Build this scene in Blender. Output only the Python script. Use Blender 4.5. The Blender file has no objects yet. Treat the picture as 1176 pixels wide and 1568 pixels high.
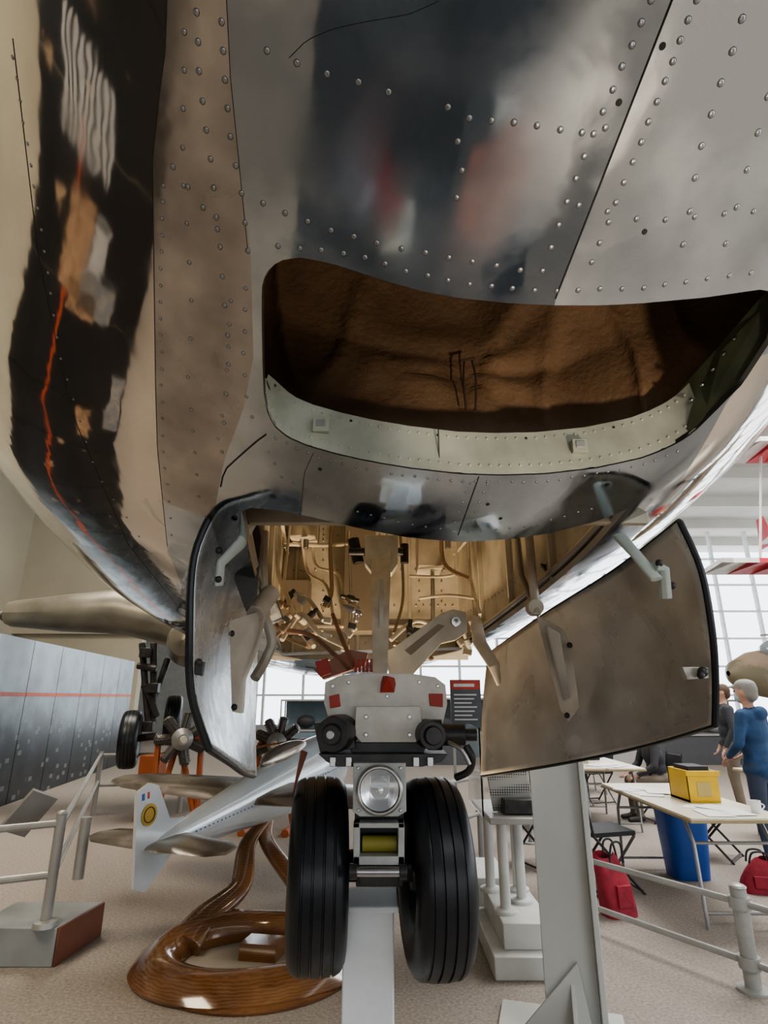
import bpy,bmesh,math,random
from mathutils import Vector,Matrix,noise
from mathutils.geometry import delaunay_2d_cdt
from mathutils.bvhtree import BVHTree
random.seed(7)
V=Vector
# ---------- camera calibration ----------
FPX=900.0; PITCH=math.atan(290/900.0); CAM=V((0,0,1.6))
cp,sp=math.cos(PITCH),math.sin(PITCH)
def ray(px,py):
    x=(px-600)/FPX; v=(800-py)/FPX
    return V((x,cp-v*sp,sp+v*cp))
def W(px,py,Y):
    d=ray(px,py); return CAM+d*(Y/d.y)
def WZ(px,py,z):
    d=ray(px,py); return CAM+d*((z-1.6)/d.z)
# ---------- materials ----------
MATS={}
def mat(name,col,rough=.5,metal=0,col2=None,scale=5,bump=0,bscale=None,spec=.5,stretch=(1,1,1),lo=.35,hi=.65,detail=4,trans=0,rvar=0,emit=0,coat=0,rlo=.3,rhi=.7):
    if name in MATS: return MATS[name]
    m=bpy.data.materials.new(name); m.use_nodes=True; nt=m.node_tree; N=nt.nodes; L=nt.links
    b=N['Principled BSDF']
    b.inputs['Base Color'].default_value=(*col,1); b.inputs['Roughness'].default_value=rough
    b.inputs['Metallic'].default_value=metal; b.inputs['Specular IOR Level'].default_value=spec
    if coat: b.inputs['Coat Weight'].default_value=coat; b.inputs['Coat Roughness'].default_value=.08
    if trans: b.inputs['Transmission Weight'].default_value=trans
    tc=N.new('ShaderNodeTexCoord'); mp=N.new('ShaderNodeMapping'); mp.inputs['Scale'].default_value=stretch
    L.new(tc.outputs['Object'],mp.inputs['Vector'])
    n=N.new('ShaderNodeTexNoise'); n.inputs['Scale'].default_value=scale; n.inputs['Detail'].default_value=detail
    L.new(mp.outputs[0],n.inputs['Vector'])
    c2=col2 if col2 else tuple(c*.86 for c in col)
    r=N.new('ShaderNodeValToRGB'); r.color_ramp.elements[0].position=lo; r.color_ramp.elements[1].position=hi
    r.color_ramp.elements[0].color=(*c2,1); r.color_ramp.elements[1].color=(*col,1)
    L.new(n.outputs['Fac'],r.inputs['Fac']); L.new(r.outputs['Color'],b.inputs['Base Color'])
    if rvar:
        mr=N.new('ShaderNodeMapRange'); mr.inputs['To Min'].default_value=max(.02,rough-rvar); mr.inputs['To Max'].default_value=rough+rvar
        mr.inputs['From Min'].default_value=rlo; mr.inputs['From Max'].default_value=rhi
        n3=N.new('ShaderNodeTexNoise'); n3.inputs['Scale'].default_value=scale*1.7; n3.inputs['Detail'].default_value=6; n3.inputs['Distortion'].default_value=1.2
        L.new(mp.outputs[0],n3.inputs['Vector']); L.new(n3.outputs['Fac'],mr.inputs['Value']); L.new(mr.outputs[0],b.inputs['Roughness'])
    if bump:
        n2=N.new('ShaderNodeTexNoise'); n2.inputs['Scale'].default_value=bscale or scale*4; n2.inputs['Detail'].default_value=3
        L.new(mp.outputs[0],n2.inputs['Vector'])
        bp=N.new('ShaderNodeBump'); bp.inputs['Strength'].default_value=bump; bp.inputs['Distance'].default_value=.02
        L.new(n2.outputs['Fac'],bp.inputs['Height']); L.new(bp.outputs[0],b.inputs['Normal'])
    MATS[name]=m; return m
# ---------- mesh builder ----------
class MB:
    def __init__(s): s.v=[];s.f=[];s.m=[]
    def add(s,vs,fs,m=0):
        o=len(s.v); s.v+= [tuple(p) for p in vs]; s.f+=[tuple(i+o for i in f) for f in fs]; s.m+=[m]*len(fs)
    def box(s,c,size,m=0,R=None):
        c=V(c); hx,hy,hz=[k/2 for k in size]
        P=[V((x,y,z)) for x in(-hx,hx) for y in(-hy,hy) for z in(-hz,hz)]
        if R: P=[R@p for p in P]
        s.add([c+p for p in P],[(0,1,3,2),(4,6,7,5),(0,4,5,1),(2,3,7,6),(0,2,6,4),(1,5,7,3)],m)
    def bb(s,x0,x1,y0,y1,z0,z1,m=0): s.box(((x0+x1)/2,(y0+y1)/2,(z0+z1)/2),(abs(x1-x0),abs(y1-y0),abs(z1-z0)),m)
    def tube(s,pts,r,m=0,seg=10,flat=1.0,up=None,cap=True):
        pts=[V(p) for p in pts]; n=len(pts)
        rr=r if isinstance(r,(list,tuple)) else [r]*n
        vs=[];fs=[]; prev=None
        for i,p in enumerate(pts):
            t=(pts[min(i+1,n-1)]-pts[max(i-1,0)]).normalized()
            if prev is None:
                a=V(up) if up else (V((0,0,1)) if abs(t.z)<.9 else V((1,0,0)))
            else: a=prev
            u=(a-t*a.dot(t))
            if u.length<1e-5: u=t.orthogonal()
            u.normalize(); w=t.cross(u); prev=u
            for k in range(seg):
                an=2*math.pi*k/seg; vs.append(p+(u*math.cos(an)*flat+w*math.sin(an))*rr[i])
        for i in range(n-1):
            for k in range(seg):
                a=i*seg+k;b=i*seg+(k+1)%seg; fs.append((a,b,b+seg,a+seg))
        if cap: fs.append(tuple(range(seg-1,-1,-1))); fs.append(tuple((n-1)*seg+k for k in range(seg)))
        s.add(vs,fs,m)
    def ell(s,c,r,m=0,R=None,seg=16,rings=10):
        c=V(c); vs=[];fs=[]
        if not isinstance(r,(list,tuple)): r=(r,r,r)
        for i in range(1,rings):
            th=math.pi*i/rings
            for k in range(seg):
                an=2*math.pi*k/seg; p=V((r[0]*math.sin(th)*math.cos(an),r[1]*math.sin(th)*math.sin(an),r[2]*math.cos(th)))
                vs.append(c+(R@p if R else p))
        t=V((0,0,r[2])); b=-t
        if R: t=R@t;b=R@b
        vs.append(c+t);vs.append(c+b); T=len(vs)-2;B=T+1
        for i in range(rings-2):
            for k in range(seg):
                a=i*seg+k;q=i*seg+(k+1)%seg; fs.append((a,a+seg,q+seg,q))
        for k in range(seg):
            fs.append((T,k,(k+1)%seg)); o=(rings-2)*seg; fs.append((B,o+(k+1)%seg,o+k))
        s.add(vs,fs,m)
    def cap(s,a,b,ra,rb,m=0,seg=14):
        s.tube([a,b],[ra,rb],m,seg); s.ell(a,ra,m,seg=seg); s.ell(b,rb,m,seg=seg)
    def lathe(s,c,axis,prof,m=0,seg=48,close=False):
        c=V(c); ax=V(axis).normalized(); u=ax.orthogonal().normalized(); w=ax.cross(u)
        vs=[];n=len(prof)
        for pr in prof:
            for k in range(seg):
                an=2*math.pi*k/seg; vs.append(c+ax*pr[0]+(u*math.cos(an)+w*math.sin(an))*pr[1])
        o=len(s.v); s.v+=[tuple(p) for p in vs]
        for i in range(n-1):
            mm=prof[i][2] if len(prof[i])>2 else m
            for k in range(seg):
                a=i*seg+k;b=i*seg+(k+1)%seg; s.f.append((o+a,o+b,o+b+seg,o+a+seg)); s.m.append(mm)
        if close:
            s.f.append(tuple(o+k for k in range(seg-1,-1,-1))); s.m.append(m)
            s.f.append(tuple(o+(n-1)*seg+k for k in range(seg))); s.m.append(prof[-1][2] if len(prof[-1])>2 else m)
    def prism(s,poly,Y,depth,m=0):
        P=[W(x,y,Y) for x,y in poly]; n=len(P)
        vs=P+[p+V((0,depth,0)) for p in P]
        fs=[tuple(range(n)),tuple(range(2*n-1,n-1,-1))]+[(i,i+n,(i+1)%n+n,(i+1)%n) for i in range(n)]
        s.add(vs,fs,m)
    def poly3(s,P,d,m=0):
        P=[V(p) for p in P]; n=len(P); d=V(d)
        fs=[tuple(range(n)),tuple(range(2*n-1,n-1,-1))]+[(i,i+n,(i+1)%n+n,(i+1)%n) for i in range(n)]
        s.add(P+[p+d for p in P],fs,m)
    def obj(s,name,mats,parent=None,smooth=True,bevel=0,ang=.6,recalc=True):
        me=bpy.data.meshes.new(name); me.from_pydata(s.v,[],s.f)
        for m in mats: me.materials.append(m)
        for p,i in zip(me.polygons,s.m): p.material_index=i
        if recalc:
            bm=bmesh.new(); bm.from_mesh(me); bmesh.ops.recalc_face_normals(bm,faces=bm.faces); bm.to_mesh(me); bm.free()
        if smooth:
            me.shade_smooth(); me.set_sharp_from_angle(angle=ang)
        o=bpy.data.objects.new(name,me); bpy.context.scene.collection.objects.link(o)
        if bevel:
            b=o.modifiers.new('bevel','BEVEL'); b.width=bevel; b.segments=2; b.limit_method='ANGLE'; b.angle_limit=.7; b.harden_normals=False
        if parent: o.parent=parent
        return o
def empty(name):
    o=bpy.data.objects.new(name,None); bpy.context.scene.collection.objects.link(o); return o
def spl(pts,n=8):
    pts=[V(p) for p in pts]; out=[]
    for i in range(len(pts)-1):
        p0=pts[max(i-1,0)];p1=pts[i];p2=pts[i+1];p3=pts[min(i+2,len(pts)-1)]
        for k in range(n):
            t=k/n; out.append(.5*((2*p1)+(p2-p0)*t+(2*p0-5*p1+4*p2-p3)*t*t+(3*p1-p0-3*p2+p3)*t**3))
    out.append(pts[-1]); return out
def lin(pts,step):
    out=[]; pts=[V((*p[:2],0)) for p in pts]; out.append(pts[0]); need=step
    for a,b in zip(pts,pts[1:]):
        d=(b-a).length; pos=need
        while pos<=d: out.append(a+(b-a)*(pos/d)); pos+=step
        need=pos-d
    return [(p.x,p.y) for p in out]
# ---------- common materials ----------
M_alu=mat('aluminium_dull',(.53,.57,.60),.15,1,(.26,.285,.31),2.4,.13,3.0,rvar=.09,lo=.38,hi=.60,detail=10,rlo=.42,rhi=.58)
M_alu2=mat('aluminium_polished',(.76,.71,.64),.06,1,(.60,.55,.49),3,.14,4,rvar=.03,stretch=(1,.6,1))
M_alu3=mat('aluminium_reflection_band',(.48,.45,.42),.20,1,(.28,.26,.245),5,.15,5,rvar=.08,detail=10)  # brownish tint imitates a reflected band in the base colour
M_alu4=mat('aluminium_bright',(.70,.74,.76),.17,1,(.42,.45,.47),2.8,.2,4,rvar=.09,rlo=.42,rhi=.58,detail=10,lo=.38,hi=.6)
M_dark=mat('dark_seam',(.02,.02,.02),.6)
M_ring=mat('rivet_dark_ring',(.12,.12,.12),.6,.5)  # darker ring around each rivet head
M_rivet=mat('rivet_metal',(.42,.44,.45),.32,1)
M_cream=mat('well_paint',(.66,.60,.48),.5,0,(.38,.33,.25),4,.05,30,detail=8)
M_white=mat('gear_paint',(.74,.72,.64),.4,0,(.50,.47,.40),7,.04,30,detail=8)
M_steel=mat('steel',(.5,.5,.5),.3,1)
M_black=mat('black_rubber',(.018,.021,.026),.36,0,(.012,.014,.018),8,.03,60)
M_blackp=mat('black_metal',(.03,.03,.032),.4,.3,(.06,.055,.05),15)
M_red=mat('red_paint',(.45,.05,.03),.5)
M_green=mat('bay_green',(.56,.57,.46),.5,0,(.38,.39,.31),7,.04,30)
M_dgreen=mat('bay_dark_green',(.10,.12,.07),.55,0,(.06,.07,.045),7)
M_door=mat('door_inner',(.62,.59,.53),.32,.35,(.38,.35,.31),2.5,.08,9,rvar=.12,detail=10,lo=.4,hi=.6)
M_doorl=mat('door_outer',(.66,.69,.70),.28,.6,(.44,.47,.49),4,.08,10,rvar=.1,detail=7)
M_wpost=mat('white_post_paint',(.88,.92,.94),.4)
M_rail=mat('rail_grey',(.40,.40,.38),.38,.3)

# =====================================================  FUSELAGE SURFACE
YS=[-1.3,-1.15,-.9,-.5,0,.5,.9,1.3,1.55,2,3,4,6,9,14]
ZB=[3.72,3.5,3.3,3.06,2.79,2.53,2.31,2.11,2.02,1.94,1.86,1.815,1.81,1.92,2.5]
AA=[.03,.30,.52,.76,.97,1.13,1.23,1.34,1.40,1.50,1.66,1.76,1.8,1.7,.8]
ZT=[3.78,3.95,4.05,4.2,4.3,4.35,4.35,4.35,4.35,4.35,4.35,4.35,4.35,4.35,4.0]
def herm(ys,x):
    xs=YS; n=len(xs); x=min(max(x,xs[0]),xs[-1])
    i=0
    while i<n-2 and x>xs[i+1]: i+=1
    def sl(j):
        if j<=0: return (ys[1]-ys[0])/(xs[1]-xs[0])
        if j>=n-1: return (ys[-1]-ys[-2])/(xs[-1]-xs[-2])
        return (ys[j+1]-ys[j-1])/(xs[j+1]-xs[j-1])
    h=xs[i+1]-xs[i]; t=(x-xs[i])/h; m0,m1=sl(i)*h,sl(i+1)*h
    return (2*t**3-3*t*t+1)*ys[i]+(t**3-2*t*t+t)*m0+(-2*t**3+3*t*t)*ys[i+1]+(t**3-t*t)*m1
def cx(Y): return .30-.105*Y
def KLf(Y):
    t=max(0,min(1,(Y-.6)/1.7)); return 1.03+.23*t*t*(3-2*t)
def par(Y):
    zb=herm(ZB,Y); a=max(herm(AA,Y),.01); zt=herm(ZT,Y); b=(zt-zb)/2
    return a,b,(zt+zb)/2
def aw(a,s,Y): return a*KLf(Y) if s<0 else a
def S(phi,Y):
    a,b,zc=par(Y); sn=math.sin(phi); return V((cx(Y)+aw(a,sn,Y)*sn,Y,zc-b*math.cos(phi)))
def Sn(phi,Y):
    e=1e-3; du=S(phi+e,Y)-S(phi-e,Y); Yc=min(max(Y,-1.29),13.9); dv=S(phi,Yc+e)-S(phi,Yc-e)
    n=du.cross(dv); n.normalize(); c=V((cx(Y),Y,par(Y)[2])); p=S(phi,Y)
    if n.dot(p-c)<0: n=-n
    return n
def skinz(xp,Y):
    a,b,zc=par(Y); t=max(-.999,min(.999,xp/aw(a,xp,Y))); return zc-b*math.sqrt(1-t*t)
def phi_of(xp,Y):
    a,b,zc=par(Y); return math.asin(max(-1,min(1,xp/aw(a,xp,Y))))
gy=[-1.3+.05*i for i in range(116)]+[4.6+.25*i for i in range(38)]
gp=[math.radians(-180+2.5*i) for i in range(145)]
vs=[S(p,y) for y in gy for p in gp]; K=len(gp)
fs=[(i*K+k,i*K+k+1,(i+1)*K+k+1,(i+1)*K+k) for i in range(len(gy)-1) for k in range(K-1)]
BV=BVHTree.FromPolygons(vs,fs)
def hit(px,py):
    loc,nn,idx,d=BV.ray_cast(CAM,ray(px,py).normalized())
    if loc is None: return None
    Y=loc.y; a,b,zc=par(Y); xp=loc.x-cx(Y); return (math.atan2(xp/aw(a,xp,Y),(zc-loc.z)/b),Y)
holeA_px=[(410,560),(409,500),(409,450),(414,430),(425,415),(442,406),(470,402),(520,412),(600,438),(660,455),(720,466),(800,474),(870,477),(940,477),(1000,474),(1100,465),(1190,452),(1206,456),(1214,480),(1206,530),(1160,600),(1110,650),(1085,675),(1060,692),(1030,706),(1000,717),(930,732),(850,741),(780,743),(720,741),(640,732),(580,722),(530,711),(480,697),(450,684),(430,668),(418,648),(412,615)]
def dens(px,step=14):
    return lin(px+[px[0]],step)[:-1]
hA=[h for h in (hit(*p) for p in dens(holeA_px)) if h]
frontB=[(378,798),(392,793),(430,797),(480,806),(560,825),(640,840),(720,847),(800,842),(860,833),(930,815),(965,802),(985,792)]
hB=[h for h in (hit(*p) for p in lin(frontB,14)) if h]
ysr=[1.75+.1*i for i in range(22)]
def xof(h):
    s_=math.sin(h[0]); return aw(par(h[1])[0],s_,h[1])*s_
xl0=xof(hB[0]); xr0=xof(hB[-1])
def xside(x0,x1,Y): 
    t=max(0,min(1,(Y-1.6)/2.3)); return x0+(x1-x0)*t
right=[(phi_of(xside(xr0,.60,Y),Y),Y) for Y in ysr if Y>hB[-1][1]+.04]
left=[(phi_of(xside(xl0,-.56,Y),Y),Y) for Y in ysr if Y>hB[0][1]+.04]
hB=hB+right+left[::-1]
PK=1.4
def inpoly(x,y,P):
    c=False; j=len(P)-1
    for i in range(len(P)):
        if (P[i][1]>y)!=(P[j][1]>y) and x<(P[j][0]-P[i][0])*(y-P[i][1])/(P[j][1]-P[i][1])+P[i][0]: c=not c
        j=i
    return c
A2=[(p*PK,y) for p,y in hA]; B2=[(p*PK,y) for p,y in hB]
bound_px=[[(262,-40),(258,80),(247,160),(238,250),(240,380),(243,600),(246,700),(262,860),(290,930)],  # first line is a reflection edge, used as a panel boundary
          [(352,-40),(360,120),(374,260),(392,400),(396,560),(380,640),(350,720),(335,800)],
          [(1066,-40),(1050,0),(865,474)],[(748,745),(712,846)]]
cut=[]
for b in bound_px:
    hh=[h for h in (hit(*p) for p in lin(b,20)) if h]; cut.append([(p*PK,y) for p,y in hh])
pts=[];edges=[]
def addloop(P,closed=True):
    o=len(pts); pts.extend(V(p) for p in P); n=len(P)
    for i in range(n if closed else n-1): edges.append((o+i,o+(i+1)%n))
addloop(A2);addloop(B2)
for c in cut:
    if len(c)>1: addloop(c,False)
bd=[V(p) for p in A2+B2]+[V(p) for c in cut for p in c]
from mathutils.kdtree import KDTree
kd=KDTree(len(bd))
for i,p in enumerate(bd): kd.insert((p.x,p.y,0),i)
kd.balance()
for i,y in enumerate(gy):
    for k,p in enumerate(gp):
        q=(p*PK,y,0)
        edge=(i in(0,len(gy)-1) or k in (0,K-1))
        if not edge and (kd.find(q)[2]<.012 or inpoly(q[0],q[1],A2) or inpoly(q[0],q[1],B2)): continue
        pts.append(V(q[:2]))
r=delaunay_2d_cdt(pts,edges,[],0,1e-6)
ov,of=r[0],r[2]
co=[S(p.x/PK,p.y) for p in ov]; nr=[Sn(p.x/PK,p.y) for p in ov]
F=[];FM=[]
def side(c,x,y):
    best=min(c,key=lambda p:abs(p[1]-y)); return x-best[0]
for f in of:
    gx=sum(ov[i].x for i in f)/len(f); g2=sum(ov[i].y for i in f)/len(f)
    if inpoly(gx,g2,A2) or inpoly(gx,g2,B2): continue
    n=(co[f[1]]-co[f[0]]).cross(co[f[2]]-co[f[0]]); nn=nr[f[0]]
    if n.dot(nn)<0: f=f[::-1]
    F.append(tuple(f))
    if side(cut[0],gx,g2)<0: m=1
    elif side(cut[1],gx,g2)<0 and g2<1.6: m=2
    elif g2<1.02 and side(cut[2],gx,g2)>0: m=3
    elif g2>1.15 and gx>.75: m=1
    else: m=0
    FM.append(m)
jet=empty('jet_airplane')
me=bpy.data.meshes.new('fuselage_skin'); me.from_pydata(co,[],F)
for m in (M_alu,M_alu2,M_alu3,M_alu4): me.materials.append(m)
for p,i in zip(me.polygons,FM): p.material_index=i
me.shade_smooth(); me.normals_split_custom_set_from_vertices(nr)
fo=bpy.data.objects.new('fuselage_skin',me); bpy.context.scene.collection.objects.link(fo); fo.parent=jet
mb=MB()
for P,dp in ((hA,.012),(hB,.02)):
    n=len(P); a=[S(*p) for p in P]; b=[S(*p)-Sn(*p)*dp for p in P]
    mb.add(a+b,[(i,(i+1)%n,(i+1)%n+n,i+n) for i in range(n)])
mb.obj('skin_edge',[M_steel],jet,recalc=False)
mb=MB()
def seam(px,r=.0016,step=16,m=0,off=.0003):
    P=[S(*h)+Sn(*h)*off for h in (hit(*p) for p in lin(px,step)) if h]
    if len(P)>1: mb.tube(P,r,m,8)
seam([(1066,-40),(1050,0),(865,474)],.0016); seam([(748,745),(712,846)],.0016)
seam([(20,60),(60,400),(110,640),(200,850),(280,950)],.0006)
seam([(452,90),(480,62),(520,45),(560,36),(640,22),(700,-5)],.0006)
seam([(352,-40),(360,120),(374,260),(388,400)],.0005)
seam([(345,760),(350,735),(375,712),(400,690),(425,672)],.0022)
seam([(470,800),(475,740),(490,707)],.0008)
seam([(262,-40),(258,80),(247,160),(238,250),(240,380),(243,600),(246,700),(262,860)],.0008)  # dark line along the painted reflection's edge, no real joint
mb.obj('panel_seams',[M_dark],jet)
mb=MB()
def rivet(h,r=.006,m=0,hgt=.0016):
    p=S(*h); n=Sn(*h); u=n.orthogonal().normalized(); w=n.cross(u)
    vs=[];sg=8
    for rr,hh in ((1.0,0),(.85,.7),(.45,1.0)):
        for k in range(sg):
            a=2*math.pi*k/sg; vs.append(p+(u*math.cos(a)+w*math.sin(a))*r*rr+n*hgt*hh)
    fs=[(i*sg+k,i*sg+(k+1)%sg,(i+1)*sg+(k+1)%sg,(i+1)*sg+k) for i in range(2) for k in range(sg)]+[tuple(2*sg+k for k in range(sg))]
    mb.add(vs,fs,m)
    vs=[p+(u*math.cos(2*math.pi*k/sg)+w*math.sin(2*math.pi*k/sg))*r*q+n*.0004 for q in(1.0,1.16) for k in range(sg)]
    mb.add(vs,[(k,(k+1)%sg,sg+(k+1)%sg,sg+k) for k in range(sg)],2)
def rrow(px,step=30,r=.0046):
    for p in lin(px,step):
        h=hit(p[0]+random.uniform(-1,1),p[1]+random.uniform(-1,1))
        if h and not inpoly(h[0]*PK,h[1],A2) and not inpoly(h[0]*PK,h[1],B2): rivet(h,r)
rrow([(343,-10),(350,100),(362,230),(378,300),(390,420)],45)
rrow([(306,20),(312,120),(330,260),(345,400),(358,560),(345,720)],46)
rrow([(270,260),(330,340),(350,380)],40)
rrow([(410,318),(450,335),(520,360),(600,382),(700,402),(800,420),(850,425)],38)
rrow([(435,385),(480,388),(560,398),(640,425),(720,443),(850,455),(1000,450),(1190,425)],34)
rrow([(418,80),(480,105),(590,138),(640,155)],50)
rrow([(700,168),(735,185),(830,195),(900,208),(960,198)],36)
rrow([(715,222),(722,262),(708,330),(700,350)],44)
rrow([(1018,0),(930,200),(840,440)],38); rrow([(1088,0),(1010,200),(912,440)],34)
rrow([(1160,30),(1100,210),(1060,420)],52,.0052); rrow([(1200,150),(1150,330),(1120,430)],60,.0052)
rrow([(905,320),(1010,345),(1190,330)],46)
rrow([(385,450),(380,560),(388,640),(410,680)],34,.0038)
rrow([(360,470),(352,620),(335,720)],36,.0038)
rrow([(430,684),(500,716),(600,738),(720,753),(860,752),(1000,728),(1070,700)],19,.0034)
rrow([(420,705),(440,745),(520,790),(620,815),(720,832),(830,822),(940,790)],22,.0034)
rrow([(735,755),(702,838)],16,.0034); rrow([(762,755),(728,838)],16,.0034)
rrow([(300,640),(310,780),(330,830)],34,.004)
rrow([(20,90),(60,330),(95,560),(150,740),(260,900)],34,.0034)
rrow([(255,290),(250,480),(255,700),(270,850)],26,.0034)
rrow([(290,-10),(285,250),(300,500),(290,620)],60,.004)
for p in [(1035,72),(967,160),(1007,362),(500,733),(782,810),(762,788)]:
    h=hit(*p)
    if h: 
        q=S(*h);n=Sn(*h); mb.lathe(q,n,[(-.001,.001),(.0006,.0050),(.0008,.0001)],1,12)
mb.obj('rivets',[M_rivet,M_dark,M_ring],jet,recalc=False,ang=.9)

# ---- bay: flange, canvas, side beam
low=[(411,590),(413,625),(420,650),(430,668),(450,684),(480,697),(530,711),(580,722),(640,732),(720,741),(780,743),(850,741),(930,732),(1000,717),(1030,706),(1060,692),(1085,675),(1110,650)]
mb=MB(); a=[];b=[];c=[]; 
lp=lin(low,16)
for i,(x,y) in enumerate(lp):
    h=hit(x,y); p=S(*h)-Sn(*h)*.004; a.append(p); 
    t=i/(len(lp)-1); hh=.125*min(1,(t*9)**.7+.1)
    q=p+V((0,.03,hh)); b.append(q); c.append(q+V((0,.05,.0)))
n=len(a)
for A_,B_ in ((a,b),(b,c)):
    mb.add(A_+B_,[(i,i+1,n+i+1,n+i) for i in range(n-1)])
for i in range(2,n-1):
    for f in (.2,.85):
        p=a[i].lerp(b[i],f); mb.lathe(p,(0,-1,.1),[(-.001,.004),(.003,.0032),(.0035,.0001)],2 if i%9==4 and f>.5 else 0,8)
for i in (len(lp)//5,int(len(lp)*.72)):
    p=a[i].lerp(b[i],.5)+V((0,-.008,0)); mb.box(p,(.038,.02,.036),0); mb.box(p+V((0,-.011,.003)),(.022,.004,.018),1)
p=a[int(n*.45)].lerp(b[int(n*.45)],.5); mb.box(p+V((0,-.003,0)),(.003,.006,.11),3)
mb.obj('bay_frame_flange',[M_green,M_rail,M_dark,M_dgreen],jet,bevel=.0015)
mb=MB()
P=[W(1196,452,1.02),W(1230,470,1.05),W(1215,540,1.15),W(1112,650,1.28),W(1062,692,1.33),W(1058,612,1.40),W(1120,545,1.25)]
mb.poly3(P,(.03,.03,.01),0)
for i in range(7):
    p=W(1080+i*17,625-i*24,1.3-.03*i); mb.ell(p,.006,1)
mb.obj('bay_side_beam',[M_dgreen,M_steel],jet,bevel=.004)
M_canvas=mat('canvas_brown',(.30,.19,.11),.75,0,(.12,.075,.042),1.6,.3,50,detail=8,lo=.36,hi=.64)
tie=W(728,575,1.50)
def fold(p):
    d=p-tie; an=math.atan2(d.z,d.x); rr=math.hypot(d.x,d.z)
    f=.034*abs(math.sin(an*4.5+1.2*noise.noise(p*2)))*math.exp(-rr*2.0)*min(1,rr*9)
    f+=.045*(.5+noise.noise(V((p.x*2.0+p.z*1.1,p.y*1.5,p.z*2.2))))
    f+=.018*(.4+noise.noise(V((p.x*6+p.z*1.5,p.y*4,p.z*2.0-p.x*1.4))))
    f+=.028*(1-min(1,abs(noise.noise(V((p.x*4.0-p.z*1.0,p.y*4,p.z*1.6+p.x*1.0)))*4)))**2
    return max(0,f)
nu,nv=200,110; vs=[]; TZ=3.3
for j in range(nv+1):
    tv=j/nv
    for i in range(nu+1):
        an=math.pi*i/nu; cs,sn=math.cos(an),math.sin(an)
        k=1.0 if tv<.7 else math.cos((tv-.7)/.3*math.pi/2)
        Y=.30+ (1.24*abs(sn)**.45)*k
        xp=.86*math.copysign(abs(cs)**.5,cs)*k
        X=cx(Y)+xp; zz0=skinz(xp,Y)+.03
        z=zz0+(TZ-zz0)*min(1,tv/.7)
        if tv>.7: z=TZ+.2*math.sin((tv-.7)/.3*math.pi/2)
        p=V((X,Y,z)); p+=V((-cs*.6,-abs(sn),0))*fold(p)*min(1,tv*6+.1)
        vs.append(p)
mb=MB(); mb.add(vs,[(j*(nu+1)+i,j*(nu+1)+i+1,(j+1)*(nu+1)+i+1,(j+1)*(nu+1)+i) for j in range(nv) for i in range(nu)])
mb.obj('canvas_liner',[M_canvas],jet,ang=3.1)
mb=MB()
t0=tie+V((0,-.03,0))
for dx in (-.010,.012):
    mb.tube(spl([t0+V((dx,-.01,.0)),t0+V((dx*1.6,-.02,-.07)),t0+V((dx*1.2,-.01,-.16))],5),.003,0,8)
mb.tube([t0+V((-.02,-.01,.0)),t0+V((.02,-.015,.004))],.004,0,8)
mb.obj('canvas_lacing',[mat('strap_dark',(.07,.045,.03),.8)],jet)

# ---- wheel well interior
mb=MB()
def wx(sgn,Y): return cx(Y)+(xside(xr0,.60,Y)+.03 if sgn>0 else xside(xl0,-.56,Y)-.03)
Ysw=[1.66+.1*i for i in range(24)]
TOPZ=2.92
for sg in(-1,1):
    a=[V((wx(sg,Y),Y,skinz(wx(sg,Y)-cx(Y),Y)+.012)) for Y in Ysw]; b=[V((p.x,p.y,TOPZ)) for p in a]; n=len(a)
    mb.add(a+b,[(i,i+1,n+i+1,n+i) for i in range(n-1)])
    for Y in (2.2,2.75,3.3):
        x=wx(sg,Y)-sg*.012; mb.box((x,Y,(2.02+TOPZ)/2),(.03,.02,TOPZ-2.02),0)
    for z in (2.55,):
        mb.tube([(wx(sg,1.7)-sg*.03,1.7,z),(wx(sg,3.9)-sg*.03,3.9,z)],.012,0,8)
    for Y in [1.8+.07*i for i in range(30)]:
        for z in (2.12,2.62): mb.lathe((wx(sg,Y),Y,z),(-sg,0,0),[(0,.008),(.004,.006),(.005,.0005)],1,6)
    mb.tube([p+V((-sg*.02,0,.03)) for p in a],.018,1,8)
Yb=3.96
mb.bb(wx(-1,Yb)-.05,wx(1,Yb)+.05,Yb,Yb+.03,1.84,TOPZ)
mb.bb(wx(-1,1.7)-.1,wx(1,1.7)+.1,1.62,4.0,TOPZ,TOPZ+.03)
mb.bb(-.55,.8,1.66,1.69,2.10,TOPZ)
for px in (462,560,640):
    x=W(px,900,3.92).x; mb.box((x,3.95,2.4),(.022,.02,1.05))
mb.box((-.1,3.95,2.06),(1.25,.02,.02))
for px in (440,475,505,545,572,655,690,720):
    for k in range(13):
        p=W(px,812+k*16,3.95); mb.lathe((p.x,3.958,p.z),(0,-1,0),[(0,.007),(.004,.006),(.005,.0005)],1,6)
for z in (2.2,2.45,2.7):
    for k in range(24): mb.lathe((-.68+k*.05,3.958,z),(0,-1,0),[(0,.007),(.004,.006),(.005,.0005)],1,6)
mb.bb(-.62,-.45,3.6,3.9,2.6,2.78); mb.bb(.22,.38,3.6,3.9,2.40,2.62)
mb.bb(-.26,-.06,3.7,3.95,2.0,2.9,3); mb.bb(-.70,-.5,3.8,3.95,2.0,2.35,3)  # last two are darker brown boxes near the back wall
mb.obj('wheel_well_structure',[M_cream,M_steel,M_blackp,mat('well_dark_panel',(.24,.20,.15),.6)],jet,bevel=.004)
mb=MB()
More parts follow.
